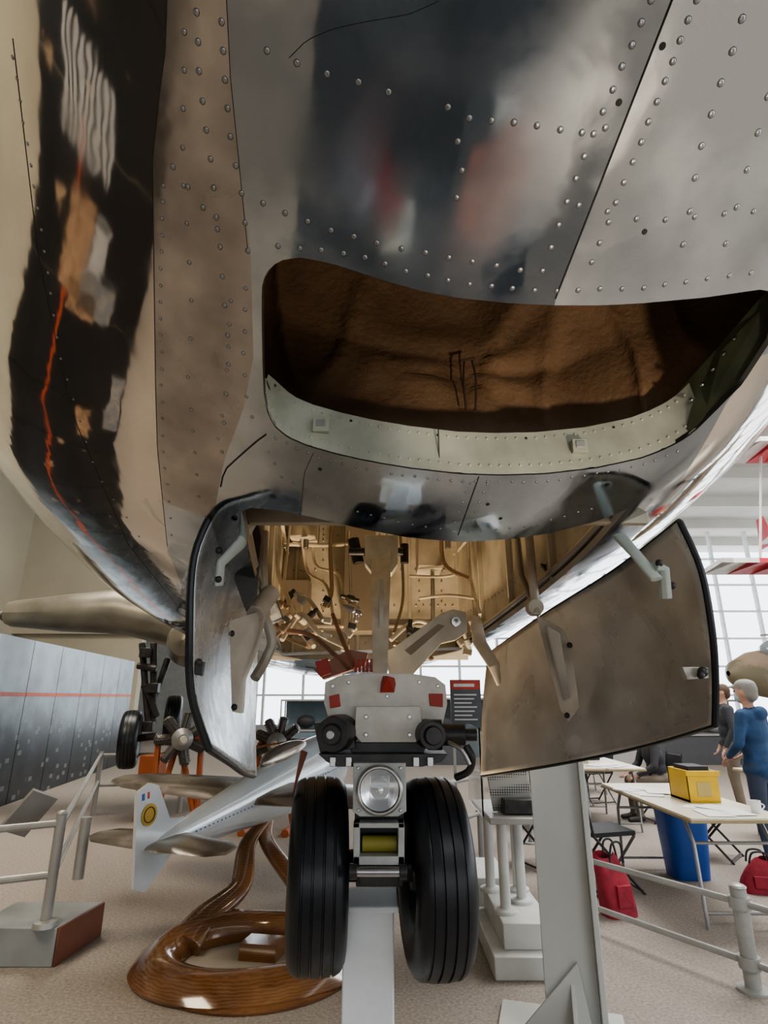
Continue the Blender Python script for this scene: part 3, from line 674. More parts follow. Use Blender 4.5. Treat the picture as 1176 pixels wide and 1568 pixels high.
mb.lathe(W(285,1000,8.4),(.05,1,0),[(0,.001),(.05,.22),(.3,.36),(1,.40),(1.7,.3),(2.2,.05)],0,32)
mb.obj('wing_and_nacelle',[mat('wing_grey',(.30,.28,.23),.35,.4,(.19,.175,.14),2),mat('wingtip_grey',(.20,.19,.17),.5)],bp_)
mb=MB(); wc=W(203,1155,8.9)
for q in ([(222,1005,9),(226,1060,8.95),(232,1130,8.9)],[(240,1005,9),(240,1130,8.95)],[(262,1030,9.3),(235,1110,8.95)],[(215,1040,8.9),(245,1045,8.9)],[(225,1070,8.9),(245,1120,8.9)]):
    mb.tube([W(*p) for p in q],.05,0,10)
mb.tube([W(203,1155,8.9),W(245,1150,8.9)],.05,0,10)
for x,y in ((228,1020),(240,1075),(232,1135)): mb.box(W(x,y,8.88),(.16,.12,.14),0)
mb.bb(wc.x+.25,wc.x+.5,8.7,9.1,0,wc.z-.2,1)
mb.obj('main_gear_leg',[M_blackp,mat('stand_orange',(.42,.12,.04),.5)],bp_,bevel=.01)
wheel(wc,.40,.13,bp_,'main_wheel',yaw=.3,seg=40)
wheel(W(270,1125,10.2),.40,.13,bp_,'main_wheel_inner',yaw=.3,seg=40)

def engine(name,c,r,ncyl,axis,stand=True):
    e=empty(name); mb=MB(); ax=V(axis).normalized(); u=V((0,0,1)); w=ax.cross(u).normalized()
    mb.lathe(c,ax,[(-.25*r,.001),(-.25*r,.2*r),(0,.4*r),(.5*r,.42*r),(.9*r,.3*r),(.9*r,.001)],1,24)
    mb.lathe(V(c)-ax*.45*r,ax,[(0,.001),(.0,.12*r),(.3*r,.14*r)],3,16)
    for k in range(ncyl):
        a=2*math.pi*k/ncyl+.2; d=u*math.cos(a)+w*math.sin(a)
        prof=[]
        for j in range(9): prof+= [(r*(.38+.06*j),.14*r),(r*(.38+.06*j),.21*r),(r*(.41+.06*j),.21*r),(r*(.41+.06*j),.14*r)]
        prof+=[(r*.95,.17*r),(r,.09*r),(r,.001)]
        mb.lathe(V(c)+ax*.25*r,d,prof,0,12)
        mb.tube([V(c)+ax*.05*r+d*.35*r,V(c)+d*.98*r],.025*r,2,6)
    for s in (-1,1):
        x=V(c)+w*s*r*.8
        mb.tube([V(c)+ax*.8*r,(x.x,x.y,.05)],.04,4,8); mb.tube([(x.x-ax.x*.4,x.y-ax.y*.4,.04),(x.x+ax.x*.6,x.y+ax.y*.6,.04)],.05,4,8)
        mb.tube([(x.x,x.y,.05),x+ax*.5*r],.04,4,8)
    mb.tube([V(c)+w*r*.8+ax*.4*r,V(c)-w*r*.8+ax*.4*r],.045,4,8)
    mb.obj('cylinders_and_stand',[mat('cyl_dark',(.20,.18,.16),.4,.6),mat('crankcase',(.33,.33,.32),.45,.3),M_blackp,mat('hub_cream',(.7,.64,.5),.4),mat('stand_orange',(.42,.12,.04),.5)],e)
engine('radial_engine',W(432,1162,8.2),.34,9,(.1,1,0))
engine('radial_engine',W(285,1155,8.0),.34,7,(-.5,1,0))
mb=MB(); c=W(432,1162,7.95)
for s in(-1,1): mb.tube(spl([c,c+V((.25*s,-.02,.04*s)),c+V((.42*s,0,.06*s))],4),[.03]*4+[.045]*3+[.03,.01],0,8,flat=.4)
mb.obj('wooden_propeller',[mat('prop_wood',(.30,.12,.05),.3)])

# =====================================================  MODEL RACER + WOODEN STAND
T=V((-1.52,4.2,.66)); Nn=V((-.50,6.5,1.0)); ax=(Nn-T); LN=ax.length; ax.normalize()
rt=ax.cross(V((0,0,1))).normalized(); up=rt.cross(ax).normalized()
def L3(a,r,u): return T+ax*a+rt*r+up*u
rac=empty('racing_airplane')
mb=MB()
prof=[(0,.015),(.1,.055),(.4,.105),(.9,.165),(1.4,.225),(1.9,.27),(2.2,.275),(2.4,.25),(2.5,.15),(2.62,.08),(2.68,.002)]
seg=32
pts_=spl([V((a,r_,0)) for a,r_ in prof],4)
vs=[]
for q in pts_:
    for k in range(seg):
        an=2*math.pi*k/seg; vs.append(L3(q.x,q.y*math.cos(an)*.85,q.y*math.sin(an)*1.05))
fs=[(i*seg+k,i*seg+(k+1)%seg,(i+1)*seg+(k+1)%seg,(i+1)*seg+k) for i in range(len(pts_)-1) for k in range(seg)]
mb.add(vs,fs,0)
mb.ell(L3(1.6,0,.24),(.09,.38,.10),1,Matrix((rt,ax,up)).transposed())
for k in range(50):
    a=.35+k*.040; rr=.10+(.17)*min(1,(a-.35)/1.55); mb.ell(L3(a,(rr+.004)*.85,.012),(.006),2,seg=6,rings=4)
fin=[(-.12,-.18),(-.03,-.23),(.12,-.14),(.34,.02),(.36,.10),(.18,.14),(.07,.38),(.0,.41),(-.11,.38)]
mb.poly3([L3(a,-.012,u) for a,u in fin],rt*.024,0)
mb.lathe(L3(-.01,.014,.22),rt,[(0,.066),(.003,.066),(.003,.0001)],3,28)
mb.lathe(L3(-.01,.0175,.22),rt,[(0,.048),(.002,.048),(.002,.042),(0,.042)],5,28)
for k,mm in enumerate((2,0,4)): mb.poly3([L3(-.07+k*.02,.013,.32),L3(-.05+k*.02,.013,.32),L3(-.05+k*.02,.013,.36),L3(-.07+k*.02,.013,.36)],rt*.003,mm)
def surf(root_a,half,c0_,c1_,th,u,sweep,mm,dih=.04):
    for s in(-1,1):
        n=6; vs=[]
        for i in range(n+1):
            t=i/n; ch=c0_+(c1_-c0_)*t*t**.3; 
            if i==n: ch*=.55
            cc=root_a+sweep*t
            for q,h in ((-.5,0),(-.42,.45),(-.15,.6),(.2,.6),(.45,.3),(.5,0),(.3,-.3),(-.2,-.4),(-.42,-.3)):
                vs.append(L3(cc+q*ch,s*half*t,u+dih*t+h*th*(1-.5*t)))
        fs=[(i*9+k,i*9+(k+1)%9,(i+1)*9+(k+1)%9,(i+1)*9+k) for i in range(n) for k in range(9)]+[tuple(n*9+k for k in range(9))]
        mb.add(vs,fs,mm)
surf(1.25,1.62,.66,.42,.08,.02,.0,1,.02)
surf(.12,.58,.34,.24,.035,.02,-.02,1,0)
mb.obj('airframe',[mat('racer_white',(.68,.73,.76),.16,.3,(.64,.69,.72),coat=.5),mat('racer_silver',(.42,.37,.32),.22,.85,(.30,.26,.22),3,rvar=.06),mat('racer_blue',(.05,.15,.45),.3),mat('emblem_gold',(.50,.34,.08),.35,.6),M_red,M_dark],rac)
mb=MB()
base=V((-.80,4.36,.0))
# carved wooden form: low broad rim swirling up into a swept pylon
def rim(a):
    w_=1+.10*math.sin(a*2+.6); return base+V((.56*w_*math.cos(a),.48*w_*math.sin(a),.0))
NR=120; prof_=[]
vs=[];fs=[]
sec=[(-.15,.0),(-.165,.02),(-.13,.06),(-.06,.105),(.02,.125),(.08,.11),(.12,.07),(.135,.03),(.13,.0)]
for k in range(NR):
    a=2*math.pi*k/NR; c_=rim(a); rad_=V((math.cos(a),math.sin(a),0)); hs=1+.55*math.exp(-((math.sin((a-2.4)/2))**2)*7)+.25*math.exp(-((math.sin((a-.6)/2))**2)*8)
    for o_,z_ in sec: vs.append(c_+rad_*(-o_)*(1.0+.25*(hs-1))+V((0,0,z_*hs)))
ns=len(sec)
for k in range(NR):
    for j in range(ns-1):
        a0=k*ns+j; b0=((k+1)%NR)*ns+j; fs.append((a0,b0,b0+1,a0+1))
mb.add(vs,fs,0)
top=L3(1.32,0,-.2)
def ribbon(P,r0,r1,fl):
    A=spl(P,14); n_=len(A); mb.tube(A,[r0+(r1-r0)*(i/(n_-1))**.7 for i in range(n_)],0,28,flat=fl,up=(0,0,1))
ribbon([base+V((-.52,.05,.06)),base+V((-.44,.30,.15)),base+V((-.26,.50,.28)),top+V((-.10,-.28,-.14)),top],.15,.055,.55)
ribbon([base+V((.48,.20,.06)),base+V((.34,.42,.15)),base+V((.14,.60,.28)),top+V((.03,-.18,-.14)),top],.13,.05,.55)
mb.lathe(base,(0,0,1),[(0,.66),(.012,.665),(.018,.64),(.018,.45)],0,72); mb.lathe(base,(0,0,1),[(.019,.46),(.022,.44),(.022,.0001)],1,60)
mb.poly3([base+V((-.12,-.04,.02)),base+V((.12,-.08,.02)),base+V((.16,.08,.02)),base+V((-.08,.12,.02))],(.0,.02,.09),0)
m=mat('polished_wood',(.27,.13,.055),.14,0,(.11,.048,.02),2.2,coat=.8,stretch=(1,1,2),detail=9,lo=.34,hi=.66)
w=m.node_tree.nodes.new('ShaderNodeTexWave'); w.inputs['Scale'].default_value=14; w.inputs['Distortion'].default_value=5; w.inputs['Detail'].default_value=4; w.bands_direction='Z'
nt=m.node_tree; rmp=[n for n in nt.nodes if n.type=='VALTORGB'][0]; mp=[n for n in nt.nodes if n.type=='MAPPING'][0]
nz=[n for n in nt.nodes if n.type=='TEX_NOISE'][0]
nt.links.new(mp.outputs[0],w.inputs['Vector'])
mxw=nt.nodes.new('ShaderNodeMix'); mxw.data_type='FLOAT'; mxw.inputs[0].default_value=.14; nt.links.new(nz.outputs['Fac'],mxw.inputs[2]); nt.links.new(w.outputs['Fac'],mxw.inputs[3]); nt.links.new(mxw.outputs[0],rmp.inputs['Fac'])
o=mb.obj('wooden_display_stand',[m,mat('base_grey_felt',(.36,.32,.27),.9)],bevel=0,ang=.9)

# =====================================================  RAILINGS
def railing(name,posts,h,levels,r=.022,base=False,post_r=.03):
    e=empty(name); mb=MB()
    for (x,y) in posts:
        mb.tube([(x,y,0),(x,y,h)],post_r,0,12); mb.ell((x,y,h),(post_r*1.1,post_r*1.1,.02),0)
        mb.lathe((x,y,0),(0,0,1),[(0,.09),(.015,.09),(.02,.04)],0,20)
        for z in levels: mb.lathe((x,y,z),(0,0,1),[(-.03,post_r*1.35),(.03,post_r*1.35)],0,14,True)
    for z in levels:
        mb.tube([(x,y,z) for x,y in posts],r,0,10)
    mb.obj('posts_and_rails',[M_rail],e)
mb=MB()
bx=WZ(80,1512,0); mb.poly3([(bx.x,bx.y,0),WZ(-60,1512,0),WZ(-60,1512,0)+V((0,.5,0)),(bx.x+.06,bx.y+.5,0)],(0,0,.21),0)
mb.poly3([(bx.x+.005,bx.y,0.0),(bx.x+.065,bx.y+.5,0),(bx.x+.065,bx.y+.5,.212),(bx.x+.005,bx.y,.212)],(.012,0,0),1)
mb.obj('railing_base_box',[mat('box_grey',(.32,.34,.34),.5),mat('box_brown',(.20,.07,.04),.5)],bevel=.006)
pz=WZ(70,1448,.21)
e=empty('barrier_railing'); mb=MB()
rx,ry=pz.x,pz.y
mb.tube([(rx,ry,.212),(rx,ry,.86)],.033,0,12); mb.lathe((rx,ry,.212),(0,0,1),[(0,.075),(.03,.07),(.04,.035)],0,20); mb.ell((rx,ry,.86),(.036,.036,.02),0)
mb.tube([(rx+.12,ry+.1,.45),(rx+.12,ry+.1,.82)],.035,0,12)
mb.tube([(rx,ry,.80),(rx-.9,ry-.55,.80)],.022); mb.tube([(rx,ry,.5),(rx-.9,ry-.45,.5)],.022)
f2=WZ(145,1275,0); f3=WZ(280,1270,0)
mb.tube([(rx,ry,.78),(f2.x,f2.y,.82)],.022); mb.tube([(rx,ry,.5),(f2.x,f2.y,.45)],.022)
mb.tube([(f2.x,f2.y,0),(f2.x,f2.y,.85)],.035)
mb.tube([(f3.x,f3.y,0),(f3.x,f3.y,.85)],.035); mb.tube([(f2.x,f2.y,.8),(f3.x,f3.y,.8)],.025); mb.tube([(f2.x,f2.y,.4),(f3.x,f3.y,.4)],.025)
mb.box(W(45,1270,4.9),(.34,.03,.22),1,Matrix.Rotation(-.9,3,'Y')@Matrix.Rotation(.9,3,'X'))
mb.obj('posts_and_rails',[M_rail,mat('reader_panel',(.30,.30,.29),.4)],e)
railing('barrier_railing',[(1.35,5.2),(2.12,3.98),(2.5,3.3)],.52,(.14,.44),r=.02,post_r=.045)
railing('barrier_railing',[(.55,6.1),(1.0,6.7),(1.7,7.5)],.85,(.45,.8))

# =====================================================  CENTRE RIGHT DISPLAY
e=empty('display_plinth'); mb=MB()
mb.bb(.66,1.10,4.1,5.0,0,.12); mb.bb(.74,1.06,4.2,4.95,.12,.26); mb.bb(.62,.95,5.0,5.6,0,.3)
for x,y in ((.80,4.40),(.95,4.6),(.78,4.85),(.98,4.85)): 
    mb.tube([(x,y,.26),(x,y,.82)],.035,0,14); mb.lathe((x,y,.26),(0,0,1),[(0,.08),(.02,.08),(.03,.035)],0,20)
mb.bb(.70,1.08,4.25,5.0,.80,.84,1); mb.box((.95,4.5,.89),(.26,.3,.09),2)
mb.obj('plinth_and_posts',[mat('plinth_white',(.64,.65,.63),.5),M_rail,M_blackp],e,bevel=.006)
m=mat('perforated_metal',(.45,.45,.43),.4,.6)
vo=m.node_tree.nodes.new('ShaderNodeTexVoronoi'); vo.inputs['Scale'].default_value=60; vo.inputs['Randomness'].default_value=0
tcn=[n for n in m.node_tree.nodes if n.type=='TEX_COORD'][0]; m.node_tree.links.new(tcn.outputs['Object'],vo.inputs['Vector'])
rm=[n for n in m.node_tree.nodes if n.type=='VALTORGB'][0]; m.node_tree.links.new(vo.outputs['Distance'],rm.inputs['Fac']); rm.color_ramp.elements[0].color=(.03,.03,.03,1); rm.color_ramp.elements[0].position=.3; rm.color_ramp.elements[1].position=.36; rm.color_ramp.elements[1].color=(.5,.5,.48,1)
mb=MB(); mb.box((.87,4.45,1.08),(.28,.03,.44),0,Matrix.Rotation(-.15,3,'Y')@Matrix.Rotation(.15,3,'X')); mb.obj('grille_screen',[m],e,bevel=.004)
M_glass=mat('acrylic',(.95,.97,.98),.03,0,(.95,.97,.98),trans=1)
mb=MB(); mb.bb(.66,.67,4.3,4.95,.84,1.4); mb.obj('acrylic_side',[M_glass],e)
e=empty('exhibit_sign'); mb=MB(); 
s0=W(703,1062,7.0); s1=W(754,1142,7.0)
mb.bb(s0.x,s1.x,7,7.04,s1.z,s0.z,0); mb.bb(s0.x+.01,s1.x-.01,6.995,7,s0.z-.11,s0.z-.01,1)
for k in range(7): mb.bb(s0.x+.04,s1.x-.05-.03*(k%3),6.994,7,s0.z-.16-k*.045,s0.z-.175-k*.045,2)
mb.bb(s0.x+.04,s0.x+.28,6.993,7,s0.z-.08,s0.z-.045,2)
for x in(s0.x+.03,s1.x-.03): mb.bb(x-.015,x+.015,7.04,7.07,0,s0.z,3)
mb.obj('sign_panel',[mat('sign_dark',(.07,.08,.09),.4),M_red,mat('sign_text',(.6,.6,.6),.5),M_rail],e)

# =====================================================  RIGHT: TABLES ETC
M_top=mat('table_top',(.72,.66,.54),.4,0,(.66,.60,.49),3); M_edge=mat('table_edge',(.40,.33,.18),.5); M_leg=mat('table_leg_steel',(.35,.35,.35),.35,.7)
def table(x0,x1,y0,y1,z=.75):
    e=empty('folding_table'); mb=MB(); mb.bb(x0,x1,y0,y1,z-.025,z,0); mb.bb(x0-.006,x1+.006,y0-.006,y1+.006,z-.035,z-.012,1)
    mb.obj('top',[M_top,M_edge],e,bevel=.004); mb=MB()
    lx=(x1-x0)>(y1-y0)
    for s in(0,1):
        if lx:
            x=x0+.18 if s==0 else x1-.18; d=.12 if s==0 else -.12
            for y in(y0+.08,y1-.08): mb.tube([(x+d,y,z-.03),(x,y,z-.2),(x-d*.3,y,.0)],.014)
            mb.tube([(x,y0+.08,z-.2),(x,y1-.08,z-.2)],.012); mb.tube([(x-d*.25,y0+.08,.1),(x-d*.25,y1-.08,.1)],.012)
        else:
            y=y0+.18 if s==0 else y1-.18; d=.12 if s==0 else -.12
            for x in(x0+.08,x1-.08): mb.tube([(x,y+d,z-.03),(x,y,z-.2),(x,y-d*.3,.0)],.014)
            mb.tube([(x0+.08,y,z-.2),(x1-.08,y,z-.2)],.012); mb.tube([(x0+.08,y-d*.25,.1),(x1-.08,y-d*.25,.1)],.012)
    mb.obj('legs',[M_leg],e)
table(2.27,3.02,4.75,6.6); table(4.45,5.9,7.3,8.0); table(2.5,3.3,7.9,9.4); table(4.9,6.6,5.4,6.1); table(2.2,4.0,10.9,11.6)
def chair(x,y,ang,col):
    e=empty('folding_chair'); mb=MB(); R=Matrix.Rotation(ang,3,'Z')
    def q(a,b,c): return V((x,y,0))+R@V((a,b,c))
    mb.poly3([q(-.2,-.2,.44),q(.2,-.2,.44),q(.2,.2,.45),q(-.2,.2,.45)],(0,0,.035),1)
    mb.poly3([q(-.2,-.24,.62),q(.2,-.24,.62),q(.2,-.27,.84),q(-.2,-.27,.84)],R@V((0,-.025,0)),1)
    for s in(-.21,.21):
        mb.tube([q(s,-.28,.86),q(s,-.2,.45),q(s,.22,0)],.012); mb.tube([q(s,.18,.45),q(s,-.22,0)],.012)
    mb.tube([q(-.21,.2,.03),q(.21,.2,.03)],.01); mb.tube([q(-.21,-.2,.03),q(.21,-.2,.03)],.01)
    mb.obj('seat_and_frame',[M_blackp,col],e)
M_cr=mat('chair_red',(.36,.03,.05),.7,0,(.26,.02,.035),12,.2,30)
chair(1.98,5.85,-1.4,M_cb); chair(1.60,6.6,-1.2,M_cr); chair(4.25,5.0,.5,M_cb); chair(3.5,6.9,-2.3,M_cr); chair(3.8,8.75,1.6,M_cb); chair(2.6,10.3,0,M_cb); chair(2.1,8.4,-1.5,M_cb); chair(3.4,10.2,.3,M_cb)
mb=MB(); c=V((2.86,6.2,0))
def rr(w,d,z,n=24,k=.55): return [c+V((w*math.copysign(abs(math.cos(a))**k,math.cos(a)),d*math.copysign(abs(math.sin(a))**k,math.sin(a)),z)) for a in [2*math.pi*i/n for i in range(n)]]
lv=[rr(.17,.15,0),rr(.21,.19,.56),rr(.225,.205,.56),rr(.225,.205,.6),rr(.20,.18,.6),rr(.16,.14,.02)]
vs=[p for l in lv for p in l]; fs=[(i*24+k,i*24+(k+1)%24,(i+1)*24+(k+1)%24,(i+1)*24+k) for i in range(5) for k in range(24)]+[tuple(range(24)),tuple(120+k for k in range(24))]
mb.add(vs,fs); mb.obj('blue_recycling_bin',[mat('bin_blue',(.02,.10,.42),.4)])
mb=MB(); x0,y0=2.60,5.40
mb.bb(x0,x0+.26,y0,y0+.02,.75,1.0);mb.bb(x0,x0+.26,y0+.34,y0+.36,.75,1.0);mb.bb(x0,x0+.02,y0,y0+.36,.75,1.0);mb.bb(x0+.24,x0+.26,y0,y0+.36,.75,1.0);mb.bb(x0,x0+.26,y0,y0+.36,.75,.77)
mb.bb(x0-.015,x0+.275,y0-.015,y0,.96,1.0); mb.bb(x0+.04,x0+.22,y0+.05,y0+.31,.9,1.03,1); mb.bb(x0+.07,x0+.19,y0-.004,y0,.80,.91,2)
mb.obj('yellow_crate',[mat('crate_yellow',(.78,.50,.03),.5),M_cb,mat('crate_label',(.55,.42,.15),.5)],bevel=.004)
def papers(name,x,y,z,n,col):
    mb=MB()
    for i in range(n): mb.box((x+random.uniform(-.12,.12),y+random.uniform(-.15,.15),z+.002+i*.0022),(.21,.29,.002),0,Matrix.Rotation(random.uniform(-1,1),3,'Z'))
    mb.obj(name,[col],smooth=False)
M_pap=mat('paper',(.85,.85,.83),.7)
papers('paper_sheets',2.62,5.05,.75,4,M_pap); papers('paper_sheets',5.0,7.5,.75,6,M_pap); papers('paper_sheets',2.9,8.2,.75,6,M_pap); papers('paper_sheets',2.50,6.0,.75,5,M_pap); papers('paper_sheets',5.3,5.7,.75,6,M_pap)
def toolbox(x,y,z,w,d,h,col,ang=0):
    mb=MB(); R=Matrix.Rotation(ang,3,'Z'); mb.box((x,y,z+h*.42),(w,d,h*.84),0,R); mb.box((x,y,z+h*.9),(w*1.03,d*1.03,h*.16),1,R)
    mb.tube([V((x,y,z+h))+R@V((-w*.25,0,0)),V((x,y,z+h+.05))+R@V((-w*.2,0,0)),V((x,y,z+h+.05))+R@V((w*.2,0,0)),V((x,y,z+h))+R@V((w*.25,0,0))],.01,1,8)
    for s in(-.3,.3): mb.box(V((x,y,z+h*.75))+R@V((w*s,-d*.52,0)),(.04,.01,.05),2,R)
    mb.obj('tool_box',[col,M_cb,M_steel],bevel=.006)
toolbox(2.85,9.0,.75,.4,.3,.2,M_cb,.3); toolbox(5.5,7.7,.75,.3,.3,.3,mat('tb_grey',(.4,.42,.45),.5)); toolbox(3.4,11.2,.75,.5,.3,.3,M_cb); toolbox(2.7,11.2,.75,.5,.3,.25,mat('tb_tan',(.45,.35,.2),.6)); toolbox(2.7,8.55,.75,.2,.16,.12,mat('tb_cream',(.6,.55,.42),.6),-.4)
mb=MB(); mb.lathe((2.88,4.95,.75),(0,0,1),[(0,.0001),(0,.035),(.09,.04),(.09,.036),(.01,.032),(.01,.0001)],0,20); mb.tube(spl([(2.92,4.95,.82),(2.95,4.95,.80),(2.92,4.95,.77)],4),.005,0,8); mb.obj('coffee_cup',[M_pap])
# soft bags: folded cloth shape with opening and straps
def bag(name,x,y,w,d,h,ang,slump):
    mb=MB(); R=Matrix.Rotation(ang,3,'Z'); n=28; lv=10; vs=[];fs=[]
    for j in range(lv+1):
        t=j/lv; k=1-.28*t+.10*math.sin(t*3.1)
        for i in range(n):
            a=2*math.pi*i/n; cx_=math.copysign(abs(math.cos(a))**.5,math.cos(a)); sy_=math.copysign(abs(math.sin(a))**.6,math.sin(a))
            f=1+.05*math.sin(a*5+t*6)*t
            vs.append(V((x,y,0))+R@V((w/2*k*cx_*f+slump*t*t*.1,d/2*(k-.35*t)*sy_*f,h*t*(1-.05*math.sin(a*3)))))
    for j in range(lv):
        for i in range(n): fs.append((j*n+i,j*n+(i+1)%n,(j+1)*n+(i+1)%n,(j+1)*n+i))
    fs.append(tuple(range(n-1,-1,-1))); mb.add(vs,fs,0)
    for s in(-1,1):
        mb.tube(spl([V((x,y,0))+R@V(q) for q in ((-w*.25,s*d*.18,h*.85),(-w*.15,s*d*.25,h*1.18),(w*.15,s*d*.25,h*1.18),(w*.25,s*d*.18,h*.85))],6),.009,1,8)
    mb.box(V((x,y,h*.35))+R@V((0,-d*.46,0)),(w*.5,.03,h*.35),0,R)
    mb.obj(name,[M_cr,M_cb],bevel=.004)
bag('red_backpack',1.82,5.20,.26,.20,.42,.3,-1)
bag('red_tote_bag',3.28,5.75,.34,.20,.26,-.2,1)

e=empty('camouflage_airplane'); mb=MB()
c=W(1235,1052,12.5)
mb.lathe(c+V((-1.3,0,.0)),(1,.25,0),[(0,.05),(.15,.24),(.6,.44),(1.5,.58),(4,.68),(7,.6),(10,.2),(10.2,.02)],0,32)
mb.ell(c+V((.2,0,.46)),(.75,.40,.32),1); 
for k in range(4): mb.tube(spl([c+V((-.4+.4*k,-.41,.46)),c+V((-.4+.4*k,-.2,.75)),c+V((-.4+.4*k,.1,.79))],4),.02,0,6)
mb.poly3([c+V((1,-3.5,-.2)),c+V((2.6,-3.5,-.2)),c+V((3.2,3.5,-.2)),c+V((.8,3.5,-.2))],(0,0,.14),0)
for s in(-1,1.5): mb.tube([c+V((1.5,s,-.2)),(c.x+1.5,c.y+s,.3)],.05,2,10); mb.lathe((c.x+1.5,c.y+s,.3),(0,1,0),[(-.1,.1),(-.1,.26),(0,.3),(.1,.26),(.1,.1)],2,24)
mb.obj('camouflage_airframe',[mat('camo',(.34,.26,.19),.55,0,(.20,.18,.12),.9,lo=.48,hi=.52),mat('canopy_glass',(.35,.42,.45),.1,.3),M_blackp],e)
e=empty('aerobatic_biplane'); mb=MB()
c=W(1295,812,11.5)
mb.lathe(c+V((0,-2,0)),(.1,1,.05),[(0,.02),(.1,.2),(.5,.42),(1.5,.45),(4,.2),(5,.05)],0,28)
def wg(z,x0,x1,y):
    n=12
    for i in range(n):
        a0=x0+(x1-x0)*i/n; a1=x0+(x1-x0)*(i+1)/n
        mb.poly3([c+V((a0,y,z)),c+V((a1,y,z)),c+V((a1,y+.35,z+.09)),c+V((a1,y+1.1,z)),c+V((a0,y+1.1,z)),c+V((a0,y+.35,z+.09))],(0,0,-.09),1 if i%4 in (1,2) else 0)
wg(1.15,-2.2,2.2,-1.6); wg(-1.1,-2.9,2.9,-1.2)
for s in(-1,1):
    mb.tube([c+V((s*1.7,-1.4,1.1)),c+V((s*1.9,-1,-1.1))],.025,0,8); mb.tube([c+V((s*1.7,-.8,1.1)),c+V((s*1.9,-.4,-1.1))],.025,0,8)
    mb.tube([c+V((s*.3,-1,1.1)),c+V((s*.3,-1,.3))],.03,1,8)
    mb.tube([c+V((s*1.2,-1,1.15)),V((c.x+s*1.2,c.y-1,8.58))],.008,2,6)
mb.poly3([c+V((.3,2.2,.1)),c+V((.45,3,.1)),c+V((.5,3,.9)),c+V((.4,2.6,.9))],(.04,0,0),1)
mb.lathe(c+V((-1.9,-1,-1.6)),(1,0,0),[(-.08,.1),(-.08,.24),(.08,.24),(.08,.1)],1,20); mb.tube([c+V((-1.9,-1,-1.6)),c+V((-1.7,-1,-1.1))],.04,1,8)
mb.obj('biplane_airframe',[mat('bp_white',(.75,.75,.74),.4),mat('bp_red',(.60,.05,.07),.4),M_steel],e,bevel=.01)

